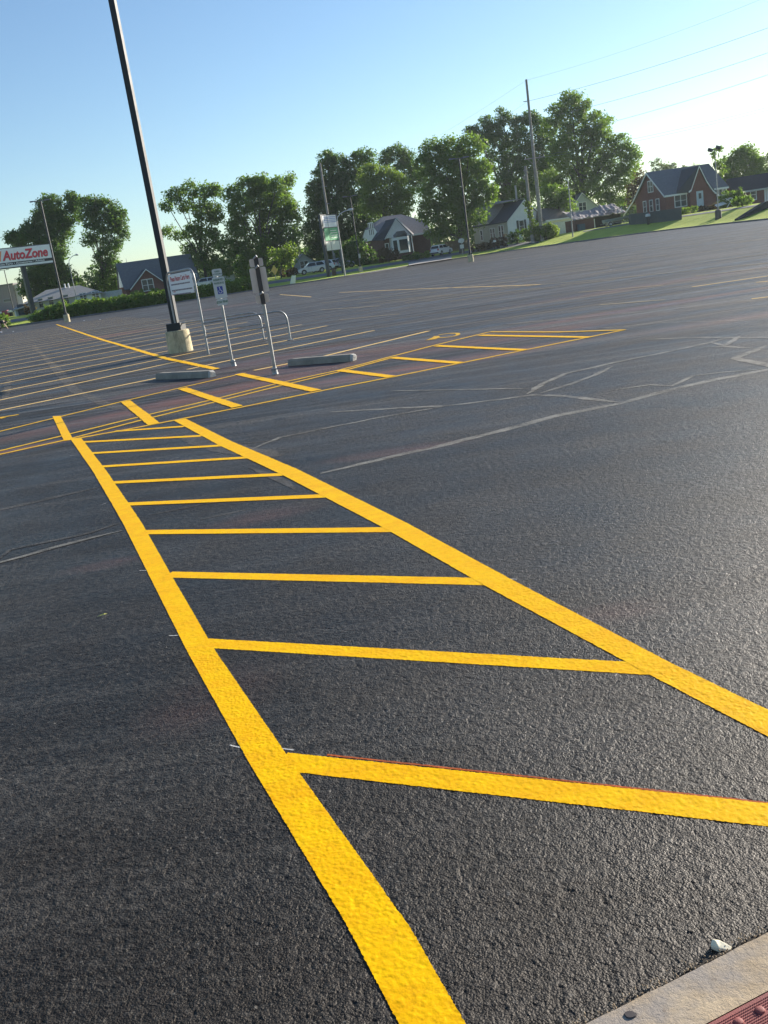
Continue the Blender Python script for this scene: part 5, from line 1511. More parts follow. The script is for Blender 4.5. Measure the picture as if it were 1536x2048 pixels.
# low brick house at the right edge
hp = onland(1472, 150); hp.z = 1.6
t = thing('brick_house', 'low brick house with a white door cut off by the right frame edge', 'house', hp, rad(-12))
zE = zfor(hp.x, hp.y, 382) - 1.6
mb = MB(); gable_body(mb, 0, 14, 0, 7.5, zE, zE + 1.9, 'x'); mb.build('wall', BRICK, t)
mb = MB(); gable_roof(mb, 0, 14, 0, 7.5, zE, zE + 1.9, 'x', ov=.6)
mb.build('roof', shingle('roof_navy', (.022, .027, .035)), t)
mb = MB(); gable_body(mb, 4.6, 11.4, 2.0, 9, zE + .3, zE + 3.3, 'y'); mb.build('wall', SIDB, t)
mb = MB(); gable_roof(mb, 4.6, 11.4, 2.0, 9, zE + .3, zE + 3.3, 'y', ov=.4); mb.build('roof', RDARK, t)
rake(t, [(-.62, -.62, zE - .2), (14.6, -.62, zE - .2)], 'trim', .25, m=mat('grey_trim', (.42, .43, .43), .6))
rake(t, [(4.2, 1.56, zE + .1), (8.0, 1.56, zE + 3.45), (11.8, 1.56, zE + .1)], 'trim', .22)
window(t, 'y', 2.2, .6, .7, 1.4, 0, mull=0); door(t, 'y', 4.4, -.1, 1.0, 2.1, 0, TRIM)
mb = MB(); mb.box(4.1, 4.35, -.05, -.003, -.1, 2.2); mb.box(5.45, 5.6, -.05, -.003, -.1, 2.2); mb.build('trim', TRIM, t)
# dark ramped steps/wall leading to it
p = gp(1500, 432)
t = thing('garden_wall', 'dark sloping stone garden wall on the lawn at the right frame edge', 'wall', p, rad(20))
mb = MB(); mb.extr([(-1.5, 0, -.6), (7, 0, -.6), (7, 0, 1.5), (2.2, 0, 1.2), (-1.5, 0, -.1)], (0, .6, 0)); mb.build('stone_face', brick_mat('garden_stone', (.05, .055, .055), (.07, .07, .07), (.04, .045, .045)), t)

# cream and white house
hp = onland(1019, 166)
phi = rad(33)
t = thing('white_house', 'cream and white sided house with a dark front roof behind the shrubs', 'house', hp, phi)
Wg, Lg = 8.0, 8.6
zE = zfor(hp.x, hp.y, 441) - hp.z
pk = Vector((hp.x + math.cos(phi) * Wg/2, hp.y + math.sin(phi) * Wg/2, 0)); zR = zfor(pk.x, pk.y, 400.5) - hp.z
mb = MB(); gable_body(mb, 0, Wg, 0, Lg, zE, zR, 'y'); mb.build('wall', SIDW, t)
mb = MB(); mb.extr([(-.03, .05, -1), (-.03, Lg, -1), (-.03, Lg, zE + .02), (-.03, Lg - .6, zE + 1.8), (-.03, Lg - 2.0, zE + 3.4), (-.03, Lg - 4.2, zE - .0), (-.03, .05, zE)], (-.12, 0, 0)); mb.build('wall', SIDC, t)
mb = MB(); gable_roof(mb, 0, Wg, 0, Lg, zE, zR, 'y', ov=.3); mb.build('roof', RDARK, t)
# rear cross wing with pale roof
zX = zR + .35
mb = MB(); mb.slab([(-.5, Lg - 4.6, zE + .1), (-.5, Lg - 2.0, zE + 3.75), (Wg * .55, Lg - 2.0, zE + 3.75), (Wg*.5, Lg - 4.6, zR - .2)], .14)
mb.slab([(-.5, Lg - 2.0, zE + 3.75), (-.5, Lg + .4, zE + .9), (Wg*.55, Lg + .4, zE + .9), (Wg*.55, Lg - 2.0, zE + 3.75)], .14)
mb.slab([(1.4, Lg - 4.9, zR + .15), (Wg * .5, -.0, zR + .3), (Wg*.5 + .5, -.0, zR + .3), (Wg * .5, Lg - 2, zR + .6), (1.6, Lg - 2.2, zR + .2)], .1); mb.build('roof', RTAN, t)
rake(t, [(-.32, -.32, zE - .15), (Wg/2, -.32, zR + .1), (Wg + .32, -.32, zE - .15)], 'trim', .2)
for u in (1.0, 1.7): window(t, 'x', u, 1.1, .42, 1.75, -.15, mull=0)
for u in (3.2, 3.9): window(t, 'x', u, 1.1, .38, 1.5, -.15, mull=0)
window(t, 'x', 6.4, 1.0, .45, 1.6, -.15, mull=0); window(t, 'x', 6.3, 3.7, .35, 1.1, -.15, mull=0); window(t, 'x', 5.75, 3.7, .35, 1.1, -.15, mull=0)
window(t, 'y', 2.6, 1.4, 1.0, 1.8, 0, mull=0)
mb = MB(); mb.box(2.02, 2.45, -.06, -.003, 1.35, 3.3); mb.build('shutter', FARBLK, t)
mb = MB(); mb.box(3.75, 4.15, -.06, -.003, 1.35, 3.3); mb.build('shutter', FARBLK, t)
window(t, 'y', 5.0, 1.4, .8, 1.8, 0, mull=0)
mb = MB(); mb.tube([(Wg/2, 1.5, zR), (Wg/2, 1.5, zR + 2.6)], .16, 8); mb.build('flue_pipe', GALV, t)

# garage
hp = onland(1096, 167)
t = thing('garage', 'low white garage with a wide overhead door and brown roof', 'garage', hp, rad(20))
zE = zfor(hp.x + 3, hp.y + 1, 436) - hp.z; Wq = 5.6
mb = MB(); mb.box(0, Wq, 0, 6, -1, zE); mb.build('wall', SIDW, t)
mb = MB(); zR = zE + 2.05
c4 = [(-.4, -.4, zE - .05), (Wq + .4, -.4, zE - .05), (Wq + .4, 6.4, zE - .05), (-.4, 6.4, zE - .05)]
r1_, r2_ = (.1, 3, zR), (Wq - 2.2, 3, zR)
mb.add([Vector(v) for v in c4] + [Vector(r1_), Vector(r2_)], [(0, 1, 5, 4), (1, 2, 5), (2, 3, 4, 5), (3, 0, 4), (3, 2, 1, 0)]); mb.build('roof', RBRN, t)
rake(t, [(-.42, -.42, zE), (Wq + .42, -.42, zE)], 'trim', .25)
mb = MB(); mb.box(.5, Wq - .7, -.05, -.003, -.2, zE - .55)
for i in range(1, 4): mb.box(.5, Wq - .7, -.065, -.052, (zE - .4) * i / 4 - .03, (zE - .4) * i / 4 + .0)
mb.build('overhead_door', mat('garage_door', (.58, .62, .66), .5), t)
for x in (.25, Wq - .35):
    mb = MB(); mb.box(x - .09, x + .09, -.2, -.003, 1.75, 2.1); mb.build('wall_lamp', FARBLK, t)

# pale blue gable behind
hp = onland(1153, 186)
t = thing('gabled_house', 'pale blue-grey gabled house end with one double window behind the sagging shed', 'house', hp, rad(10))
zR = zfor(hp.x + 1.6, hp.y, 387) - hp.z; zE = zR - 3.0
mb = MB(); mb.extr([(0 - 1.2, 0, -1), (6.2, 0, -1), (6.2, 0, zE - 1.1), (1.6, 0, zR), (-1.2, 0, zE)], (0, 6, 0)); mb.build('wall', SIDB, t)
mb = MB(); mb.slab([(-1.6, -.3, zE - .3), (1.6, -.3, zR + .14), (1.6, 6, zR + .14), (-1.6, 6, zE - .3)], .14); mb.slab([(1.6, -.3, zR + .14), (6.6, -.3, zE - 1.35), (6.6, 6, zE - 1.35), (1.6, 6, zR + .14)], .14); mb.build('roof', RGREY, t)
rake(t, [(-1.6, -.32, zE - .25), (1.6, -.32, zR + .18), (6.6, -.32, zE - 1.3)], 'trim', .2)
window(t, 'y', .9, zR - 3.0, 1.4, 1.4, 0)

# sagging shed / carport
hp = onland(1152, 158)
t = thing('collapsed_shed', 'collapsed shed with buckled brown roof between the garage and the brick house', 'shed', hp, rad(14))
zt0 = zfor(hp.x, hp.y, 437) - hp.z
zt1_ = zfor(hp.x + 9, hp.y + 2, 427) - hp.z
mb = MB(); nx, ny = 26, 7; Rr = random.Random(3)
gr = {}
for i in range(nx + 1):
    for j in range(ny + 1):
        u, v = i / nx, j / ny
        z = zt0 - .2 + (zt1_ - zt0 + .5) * u * .6 + v * (1.6 - .3 * u) - .35 * math.sin(u * 5) * v + Rr.uniform(-.09, .09) + (.28 if Rr.random() < .06 else 0)
        gr[i, j] = len(mb.v); mb.v.append((u * 9.3 - .3, v * 4.2 - .4, z))
for i in range(nx):
    for j in range(ny): mb.f.append((gr[i, j], gr[i+1, j], gr[i+1, j+1], gr[i, j+1])); mb.mi.append(0)
o = mb.build('roof', RPINK, t); md = o.modifiers.new('s', 'SOLIDIFY'); md.thickness = .12
mb = MB(); mb.box(0, 3.4, 0, .2, -1, zt0 - .25); mb.box(0, .2, 0, 3.5, -1, zt0 - .25); mb.build('wall', BRICK2, t)
mb = MB(); mb.box(3.5, 9, 1.6, 1.8, -1, zt0 - .1); mb.build('back_wall', mat('shed_dark', (.03, .032, .033), .9), t)
mb = MB(); mb.box(.2, 1.2, -.9, -.2, -.3, 1.0); mb.build('crate', mat('blue_crate', (.05, .09, .12), .7), t)
mb = MB(); mb.tube([(3.2, -.3, -.2), (3.2, -.3, 1.5)], .08, 6); mb.build('post', PLE, t)
for i in range(7):
    mb = MB(); x = Rr.uniform(5.5, 9); y = Rr.uniform(-.8, .6); a = Rr.uniform(-.6, .6)
    Mx = Matrix.Translation((x, y, zt0 + Rr.uniform(-.1, .7))) @ Matrix.Rotation(a, 4, 'Z') @ Matrix.Rotation(Rr.uniform(-.5, .1), 4, 'Y')
    mb.box(-.7, .7, -.08, .08, -.03, .03, Mx); mb.build('plank', RBRN if i % 3 else PLE, t)

# boat trailer
p = gp(1205, 455); 
t = thing('boat_trailer', 'small grey boat on a trailer in the shade of the collapsed shed', 'boat trailer', (p.x, p.y, p.z), rad(8))
mb = MB(); HUL = mat('boat_hull', (.28, .31, .31), .45)
secs = [(.2, .55, .0), (1.5, .6, .05), (3.2, .55, .15), (4.4, .3, .4), (5.0, .03, .75)]
for x, hw_, zz in secs: mb.v += [(x, -hw_, 1.05 + zz*.4), (x, -hw_*.75, .65 + zz), (x, 0, .5 + zz), (x, hw_*.75, .65 + zz), (x, hw_, 1.05 + zz*.4)]
for i in range(4):
    for j in range(4): mb.f.append((i*5+j, (i+1)*5+j, (i+1)*5+j+1, i*5+j+1)); mb.mi.append(0)
mb.f.append((0, 1, 2, 3, 4)); mb.mi.append(0); mb.build('hull', HUL, t, smooth=True)
mb = MB(); mb.box(-.2, 3.8, -.35, -.28, .38, .46); mb.box(-.2, 3.8, .28, .35, .38, .46); mb.tube([(3.8, 0, .42), (5.4, 0, .42)], .04, 6); mb.box(3.7, 3.85, -.35, .35, .38, .46); mb.build('frame', GALVD, t)
TYRE = mat('tyre', (.018, .018, .02), .8); RIM = mat('rim', (.35, .36, .37), .4, metal=.6)
def wheel(parent, x, y, z, r, w):
    mb = MB(); mb.tube([(x, y - w/2, z), (x, y + w/2, z)], r, 22); wt = mb.build('wheel', TYRE, parent)
    mb = MB(); mb.tube([(x, y - w/2 - .015, z), (x, y + w/2 + .015, z)], r * .62, 16); mb.build('rim', RIM, wt)
wheel(t, 1.0, -.75, .33, .33, .2); wheel(t, 1.0, .75, .33, .33, .2)
mb = MB(); pts = [(1.0 + .42 * math.cos(a), -.75, .33 + .42 * math.sin(a)) for a in [PI * i / 8 for i in range(9)]]
for a, c_ in zip(pts[:-1], pts[1:]): mb.add([Vector(a) + Vector((0, -.13, 0)), Vector(c_) + Vector((0, -.13, 0)), Vector(c_) + Vector((0, .13, 0)), Vector(a) + Vector((0, .13, 0))], [(0, 1, 2, 3)])
mb.build('fender', WHTM, t)

# bay-window house in the middle
hp = onland(772, 165); mpx = 165 * cP / F
t = thing('bay_window_house', 'pinkish-roofed house with a white gable and large bay window behind the grass', 'house', hp, rad(21))
zE = zfor(hp.x, hp.y, 477) - hp.z; zR = zE + 5.0 * 1.0
W0, W1, D_ = -.2, 8.6, 8.6
mb = MB(); mb.box(W0 + .3, W1, 0, D_, -1, zE); mb.build('wall', BRICK2, t)
zR = zfor(hp.x + 2, hp.y + 3, 430) - hp.z
mb = MB()   # clipped-gable roof
A0 = [(W0 - .2, -.4, zE), (W1 + .3, -.4, zE), (W1 + .3, D_ + .4, zE), (W0 - .2, D_ + .4, zE)]
zj = zE + (zR - zE) * .55; yj = (D_ / 2) * .55
rl, rr_ = (W0 + 2.6, D_/2, zR), (W1 - 2.8, D_/2, zR)
jl0, jl1 = (W0 - .2, yj - .2, zj), (W0 - .2, D_ - yj + .2, zj); jr0, jr1 = (W1 + .3, yj - .2, zj), (W1 + .3, D_ - yj + .2, zj)
V_ = A0 + [rl, rr_, jl0, jl1, jr0, jr1]
mb.add([Vector(v) for v in V_], [(0, 1, 8, 5, 4, 6), (2, 3, 7, 4, 5, 9), (6, 4, 7), (8, 9, 5), (3, 2, 1, 0)])
mb.build('roof', RPINK, t)
mb = MB(); mb.extr([(W0 - .1, -.3, zE - .0), (W0 - .1, D_ + .3, zE - .0), (W0 - .1, D_ - yj + .2, zj - .08), (W0 - .1, yj - .2, zj - .08)], (.3, 0, 0)); mb.build('gable_wall', SIDW, t)
for u in (2.6, 3.4, 4.2): window(t, 'x', u, zE + .9, .42, 1.9, W0 - .1, mull=0, fm=SIDW)
# front cross gable
gx0, gx1 = .1, 4.7; gp_ = 2.35; zg = zE + 2.75
mb = MB(); mb.extr([(gx0, -1.0, zE - .1), (gx1, -1.0, zE - .1), (gp_, -1.0, zg)], (0, 1.2, 0)); mb.build('gable_wall', SIDW, t)
yb = (zg - zE) / ((zR - zE) / (D_ / 2))
mb = MB(); mb.slab([(gx0 - .3, -1.2, zE - .25), (gp_, -1.2, zg + .14), (gp_, yb + .3, zg + .14), (gx0 - 2.2, -.3, zE - .0)], .14); mb.build('porch_roof', RDARK, t)
mb = MB(); mb.slab([(gp_, -1.2, zg + .14), (gx1 + .3, -1.2, zE - .2), (gx1 + .9, -.2, zE + .05), (gp_, yb + .3, zg + .14)], .14); mb.build('porch_roof', RPINK, t)
rake(t, [(gx0 - .3, -1.22, zE - .1), (gp_, -1.22, zg + .18), (gx1 + .3, -1.22, zE - .1)], 'trim', .2)
mb = MB(); mb.box(1.25, 4.2, -1.6, 0, -1, zE - 3.0 if zE > 4.2 else 1.0); mb.build('wall', BRICK2, t)
bz = max(1.0, zE - 3.0)
mb = MB(); mb.extr([(1.1, -1.0, bz), (1.9, -1.8, bz), (3.7, -1.8, bz), (4.4, -1.0, bz), (4.4, -.02, bz), (1.1, -.02, bz)], (0, 0, zE - .15 - bz)); bay = mb.build('bay', TRIM, t)
mb = MB(); mb.extr([(2.05, -1.815, bz + .4), (3.55, -1.815, bz + .4), (3.55, -1.815, zE - .6), (2.05, -1.815, zE - .6)], (0, .01, 0)); mb.build('pane', GLASS, bay)
dv1 = Vector((.8, -.8, 0)).normalized(); n1_ = Vector((-.8, -.8, 0)).normalized()
q0 = Vector((1.1, -1.0, bz)) + dv1 * .2 + n1_ * .01; q1 = q0 + dv1 * .7
mb = MB(); mb.add([q0 + Vector((0, 0, .4)), q1 + Vector((0, 0, .4)), q1 + Vector((0, 0, zE - bz - .6)), q0 + Vector((0, 0, zE - bz - .6))], [(0, 1, 2, 3)]); mb.build('pane', GLASS, bay)
mb = MB(); mb.slab([(1.5, -1.9, zE + .2), (1.8, -1.9, zE + .75), (3.2, -1.9, zE + .75), (3.6, -1.9, zE + .2), (3.6, -1.0, zE + .25), (1.5, -1.0, zE + .25)], .35); mb.build('awning', RGREY, t)
window(t, 'y', .3, 1.3, .5, 1.5, 0, mull=0)
mb = MB(); mb.tube([(4.6, -1.3, -.5), (4.6, -1.3, zE - .1)], .09, 8); mb.build('downspout', TRIM, t)
mb = MB(); mb.box(5.2, 8.6, -.6, -.42, zE - .25, zE - .0); mb.build('gutter', TRIM, t)

# left brick house
hp = onland(258, 163)
t = thing('brick_house', 'red brick house with long grey roof and front gable behind the hedge at the left', 'house', hp, rad(20))
zE = zfor(hp.x, hp.y, 572) - hp.z + .4; zR = zfor(hp.x + 3, hp.y + 4, 520) - hp.z
mb = MB(); gable_body(mb, 0, 12, 1, 8.5, zE - .6, zR, 'x'); mb.build('wall', BRICK, t)
mb = MB(); gable_roof(mb, 0, 12, 1, 8.5, zE - .6, zR, 'x', ov=.35); mb.build('roof', RGREY, t)
mb = MB(); mb.extr([(-.02, 1.3, zE - .5), (-.02, 8.2, zE - .5), (-.02, 4.75, zR - .15)], (-.1, 0, 0)); mb.build('gable_wall', SIDW, t)
gx0, gx1, zg = .7, 6.2, zE + 1.7
mb = MB(); gable_body(mb, gx0, gx1, -.9, 4, zE - .8, zg, 'y'); mb.build('wall', BRICK, t)
mb = MB(); gable_roof(mb, gx0, gx1, -.9, 3.5, zE - .8, zg, 'y', ov=.3); mb.build('porch_roof', RDARK, t)
rake(t, [(gx0 - .32, -1.22, zE - 1.0), ((gx0+gx1)/2, -1.22, zg + .12), (gx1 + .32, -1.22, zE - 1.0)], 'trim', .18)
window(t, 'y', 2.5, 1.0, 1.7, 1.7, -.9)
mb = MB(); mb.box(6.3, 8.2, -.2, .99, -1, zE - .9); mb.build('porch_wall', SIDC, t)
door(t, 'y', 8.6, .1, 1.0, 2.0, 1, mat('brown_door', (.15, .07, .04), .6), False); window(t, 'y', 10.4, 1.0, 1.5, 1.5, 1)
mb = MB(); mb.tube([(7.6, 4.7, zR - .1), (7.6, 4.7, zR + 2.6)], .035, 6)
for k_ in range(3): mb.tube([(7.2 + .1*k_, 4.7, zR + 2.4 - .35*k_), (8.0 - .1*k_, 4.7, zR + 2.45 - .35*k_)], .02, 5)
mb.build('antenna', GALVD, t)
mb = MB(); mb.tube([(1.5, 4.7, zR - .1), (1.5, 4.7, zR + .7)], .04, 6); mb.build('vent_pipe', GALVD, t)

# low pale ranch house
hp = onland(52, 163)
t = thing('ranch_house', 'low pale house with a light hipped roof behind the left lamp pole', 'house', hp, rad(14))
zE = zfor(hp.x + 4, hp.y, 601) - hp.z; zR = zE + 1.75
mb = MB(); mb.box(.6, 12.3, 0, 7, -1, zE); mb.build('wall', SIDC, t)
mb = MB(); mb.box(8.2, 12.32, -.02, .5, -1, zE - .01); mb.build('wall', SIDW, t)
mb = MB(); V_ = [(-.2, -.5, zE), (12.9, -.5, zE), (12.9, 7.5, zE), (-.2, 7.5, zE), (3.8, 3.5, zR), (9.2, 3.5, zR)]
mb.add([Vector(v) for v in V_], [(0, 1, 5, 4), (1, 2, 5), (2, 3, 4, 5), (3, 0, 4), (3, 2, 1, 0)])
mb.slab([(-2.0, -.9, zE - .75), (1.4, -.9, zE - .2), (2.6, 1.2, zE + .35), (-1.5, 2.2, zE - .3)], .15); mb.build('roof', RLITE, t)
mb = MB(); mb.box(-1.5, .6, .2, 3, -1, zE - .7); pw = mb.build('porch_wall', SIDB, t)
door(t, 'y', -1.1, -.2, 1.3, 2.0, .2, mat('dark_blue_door', (.03, .045, .07), .5), False)
for x in (-1.6, .75):
    mb = MB(); mb.box(x, x + .18, -.75, -.57, -1, zE - .8); mb.build('porch_post', TRIM, t)
for u, w_ in ((2.4, .6), (4.0, .7), (6.0, 1.1)): window(t, 'y', u, .8, w_, 1.35, 0, mull=0, fm=SIDC)
for u in (9.0, 11.0): window(t, 'y', u, .7, 1.0, 1.35, -.02)
for x in (6.9, 7.5):
    mb = MB(); mb.tube([(x, 3.2, zR - .2), (x, 3.2, zR + .55)], .12, 8); mb.build('vent_pipe', TRIM, t)

# far building at the left edge
hp = onland(-30, 205)
t = thing('commercial_building', 'tan flat-roofed building with high small windows at the left frame edge', 'building', hp, rad(-3))
zt_ = zfor(hp.x + 5, hp.y, 572) - hp.z
mb = MB(); mb.box(-8, 7.4, 0, 14, -1, zt_); mb.build('wall', mat('tan_block', (.23, .20, .19), .9, var=.1), t)
mb = MB(); mb.box(7.42, 8.6, .3, 13, -1, zt_ - .1); mb.build('side_wall', mat('tan_pale', (.42, .40, .37), .9), t)
mb = MB(); mb.box(-8.1, 7.5, -.1, 14.1, zt_, zt_ + .25); mb.build('parapet', mat('parapet_grey', (.13, .13, .13), .8), t)
for u in (.3, 4.4): window(t, 'y', u + .4, zt_ - 3.2, 1.6, .45, 0, mull=0, rows=1, fm=GALVD)
mb = MB(); mb.box(-8, 9.5, -4.0, -.02, zt_ - 5.4, zt_ - 5.0); mb.build('canopy', TRIM, t)
mb = MB(); mb.box(-8, 9.2, -.12, -.02, -1, zt_ - 5.4); mb.build('storefront', mat('storefront_dark', (.02, .035, .035), .5), t)
for x in ((onland(15, 201).x - hp.x),):
    mb = MB(); mb.box(x - .55, x + .55, -4.2, -3.2, -1, zt_ - 4.9); mb.build('pillar', mat('red_pillar', (.22, .03, .06), .6), t)

# dim house behind the cars
hp = onland(583, 186)
t = thing('gabled_house', 'dim blue-grey house in tree shade behind the silver car', 'house', hp, rad(8))
zR = zfor(hp.x + 2.5, hp.y, 508) - hp.z; zE = zR - 2.4
mb = MB(); gable_body(mb, 0, 5.6, 0, 7, zE, zR, 'y'); mb.build('wall', SIDB, t)
mb = MB(); gable_roof(mb, 0, 5.6, 0, 7, zE, zR, 'y'); mb.build('roof', RGREY, t)
window(t, 'y', 2.0, .9, 1.4, 1.3, 0)
mb = MB(); mb.box(-.6, 6.2, -1.6, -.02, zE - .5, zE - .3); mb.build('porch_roof', RGREY, t)

# fences
def fence(a, b, h, label, m, gapw=.14):
    A_, B_ = onland(*a), onland(*b); d = B_ - A_; L_ = math.hypot(d.x, d.y)
    t = thing('fence', label, 'fence', A_, math.atan2(d.y, d.x))
    mb = MB(); n_ = int(L_ / .16); dz = d.z / L_
    for i in range(n_): 
        x = i * L_ / n_; mb.box(x, x + L_ / n_ - .015, -.012, .012, x * dz, x * dz + h)
    mb.build('panel', m, t)
    for i in range(int(L_ / 2.4) + 1):
        x = min(i * 2.4, L_ - .1); mb = MB(); mb.box(x - .06, x + .06, .014, .12, x*dz - .3, x*dz + h + .08); mb.build('fence_post', m, t)
VINYL = mat('white_vinyl', (.52, .55, .56), .5)
fence((188, 168), (248, 168), 1.8, 'white panel fence between the ranch house and the left brick house', VINYL)
fence((428, 172), (472, 170), 1.7, 'pale blue-white fence glimpsed behind the hedge and parking signs', VINYL)
fence((893, 168), (942, 168), 1.7, 'brown wooden fence beside the cream house, right of the white car', mat('fence_wood', (.13, .085, .06), .9, var=.3, scale=5))

# lawn furniture: two reclined chairs tipped over
p = onland(1452, 139)
t = thing('lawn_chair', 'white folding lawn chair toppled beside the big brick house', 'chair', p, rad(15))
mb = MB(); mb.slab([(-1.6, -.3, .35), (-.1, -.3, .62), (-.1, .3, .95), (-1.6, .3, .65)], .05); mb.build('seat', WHTM, t)
mb = MB(); mb.tube([(-.2, -.3, 1.3), (1.6, -.3, 0)], .05, 6); mb.tube([(-.2, .3, 1.3), (1.6, .3, 0)], .05, 6); mb.tube([(.9, -.3, 1.2), (-.1, -.3, 0)], .05, 6); mb.tube([(.9, .3, 1.2), (-.1, .3, 0)], .05, 6); mb.build('frame', WHTM, t)
mb = MB(); mb.slab([(.0, -.3, 1.0), (.8, -.3, 1.3), (.9, .3, 1.35), (.1, .3, 1.1)], .05); mb.build('backrest', WHTM, t)

# ------------------------------------------------------------------ vehicles
CARGL = mat('car_glass', (.02, .026, .03), .08, rvar=.03)
DARKP = mat('car_dark_plastic', (.03, .03, .032), .6); TAIL = mat('tail_lamp', (.35, .02, .02), .3); HEADL = mat('head_lamp', (.7, .72, .72), .2)
def car(label, loc, rz, paint, kind='suv', cat='car'):
    """nose toward local -x"""
    t = thing('parked_car' if kind != 'pickup' else 'pickup_truck', label, cat, loc, rz)
    L_, Wd = (4.5, 1.82) if kind == 'suv' else (5.5, 1.95)
    w = Wd / 2
    if kind == 'suv':
        low = [(-2.25, .38), (-2.25, .72), (-2.12, .90), (-1.25, 1.02), (-1.1, 1.06), (2.0, 1.10), (2.22, .98), (2.25, .45), (1.9, .32), (-1.95, .30)]
        top = [(-1.15, 1.05), (-.42, 1.60), (-.2, 1.66), (1.35, 1.66), (1.75, 1.58), (2.08, 1.09)]
        gl = [(-.98, 1.10), (-.38, 1.56), (1.55, 1.56), (1.85, 1.13)]; wx = (-1.38, 1.36); r = .34
    else:
        low = [(-2.75, .45), (-2.75, .85), (-2.6, 1.0), (-1.6, 1.10), (-1.4, 1.12), (2.7, 1.12), (2.75, .9), (2.75, .5), (2.4, .42), (-2.4, .40)]
        top = [(-1.45, 1.11), (-.75, 1.72), (-.5, 1.78), (.55, 1.78), (.72, 1.70), (.82, 1.11)]
        gl = [(-1.25, 1.16), (-.68, 1.66), (.55, 1.66), (.62, 1.16)]; wx = (-1.75, 1.62); r = .38
    mb = MB()
    def ring(y, k): return [(x, y, z) for x, z in low] if k else None
    # body with rounded shoulders: three slices each side
    sec = [(-w, .94), (-w + .12, 1.0), (w - .12, 1.0), (w, .94)]
    n_ = len(low); cxm = 0
    for y, k in sec: mb.v += [(x * (1 if k == 1 else .985), y, .3 + (z - .3) * (1 if k == 1 else .94)) for x, z in low]
    for i in range(3):
        for j in range(n_): q = (j + 1) % n_; mb.f.append((i*n_+j, i*n_+q, (i+1)*n_+q, (i+1)*n_+j)); mb.mi.append(0)
    mb.f.append(tuple(range(n_-1, -1, -1))); mb.mi.append(0); mb.f.append(tuple(3*n_ + j for j in range(n_))); mb.mi.append(0)
    m_ = len(top); b0 = len(mb.v)
    for y0, tz in ((-w + .06, 0), (-w + .24, 1), (w - .24, 1), (w - .06, 0)): pass
    def cab(y_lo, y_hi): return [(x, y_lo + (y_hi - y_lo) * (z - 1.05) / .7, z) for x, z in top]
    mb.v += cab(-w + .06, -w + .26) + cab(w - .06, w - .26)
    for j in range(m_ - 1): mb.f.append((b0+j, b0+j+1, b0+m_+j+1, b0+m_+j)); mb.mi.append(0)
    mb.f.append(tuple(b0 + j for j in range(m_-1, -1, -1))); mb.mi.append(0); mb.f.append(tuple(b0 + m_ + j for j in range(m_))); mb.mi.append(0)
    if kind == 'pickup': mb.box(.85, 2.70, -w + .1, w - .1, 1.0, 1.02)
    body = mb.build('body', paint, t, smooth=True, bevel=.03)
    for s in (-1, 1):
        mb = MB()
        def yy(z): return s * (w - .06 - .2 * (z - 1.05) / .7 + .012)
        pts = [Vector((x, yy(z), z)) for x, z in gl]
        if s > 0: pts = pts[::-1]
        mb.add(pts, [(0, 1, 2, 3)]); 
        wn = mb.build('side_window', CARGL, t)
        mb = MB(); xm = (gl[1][0] + gl[2][0]) / 2
        mb.add([Vector((xm - .05, yy(1.1) + s*.004, 1.1)), Vector((xm + .05, yy(1.1) + s*.004, 1.1)), Vector((xm + .05, yy(1.6) + s*.004, 1.6)), Vector((xm - .05, yy(1.6) + s*.004, 1.6))], [(0, 1, 2, 3) if s < 0 else (3, 2, 1, 0)]); mb.build('pillar', paint, wn)
        mb = MB(); mb.box(gl[0][0] + .02, gl[0][0] + .22, s*(w + .02) - (.0 if s > 0 else .16), s*(w + .02) + (.16 if s > 0 else .0), 1.06, 1.20); mb.build('mirror', paint, t)
        mb = MB(); mb.box(-L_/2 - .01, -L_/2 + .28, s*w*.62 - .2, s*w*.62 + .24 if s > 0 else s*w*.62 + .2, .70, .84); mb.build('headlight', HEADL, t)
        mb = MB(); mb.box(L_/2 - .16, L_/2 + .012, s*(w - .16) - .12, s*(w - .16) + .12, .78, 1.08); mb.build('tail_light', TAIL, t)
    mb = MB(); hh0 = top[1]; mb.add([Vector((top[0][0] + .08 - .01, -w + .14, 1.12)), Vector((top[0][0] + .08 - .01, w - .14, 1.12)), Vector((hh0[0] - .06, w - .27, 1.58 if kind == 'suv' else 1.68)), Vector((hh0[0] - .06, -w + .27, 1.58 if kind == 'suv' else 1.68))], [(0, 3, 2, 1)]); mb.build('windshield', CARGL, t)
    e0, e1 = top[-1], top[-2]
    mb = MB(); mb.add([Vector((e0[0] - .02, -w + .16, 1.14)), Vector((e0[0] - .02, w - .16, 1.14)), Vector((e1[0] + .06, w - .28, e1[1] - .06)), Vector((e1[0] + .06, -w + .28, e1[1] - .06))], [(0, 1, 2, 3)]); mb.build('rear_window', CARGL, t)
    for x in wx:
        for s in (-1, 1): wheel(t, x, s * (w - .10), r, r, .24)
        mb = MB(); 
        for s in (-1, 1):
            y_ = s * (w + .004); arc_ = [(x + (r + .07) * math.cos(a), y_, r + (r + .07) * math.sin(a)) for a in [PI * i / 12 for i in range(13)]]
            mb.add([Vector(a) for a in arc_], [tuple(range(13)) if s < 0 else tuple(range(12, -1, -1))])
        mb.build('wheel_arch', DARKP, t)
    mb = MB(); mb.box(-L_/2 - .03, -L_/2 + .05, -w*.8, w*.8, .34, .56); mb.box(L_/2 - .05, L_/2 + .03, -w*.85, w*.85, .36, .56); mb.build('bumper', DARKP, t)
    mb = MB(); mb.box(L_/2 + .02, L_/2 + .035, -.26, .26, .66, .80); mb.build('licence_plate', WHTM, t)
    return t
SILV = mat('silver_paint', (.50, .52, .54), .3, metal=.3, coat=.5, var=.05); WPNT = mat('white_paint', (.72, .73, .73), .3, coat=.5, var=.04)
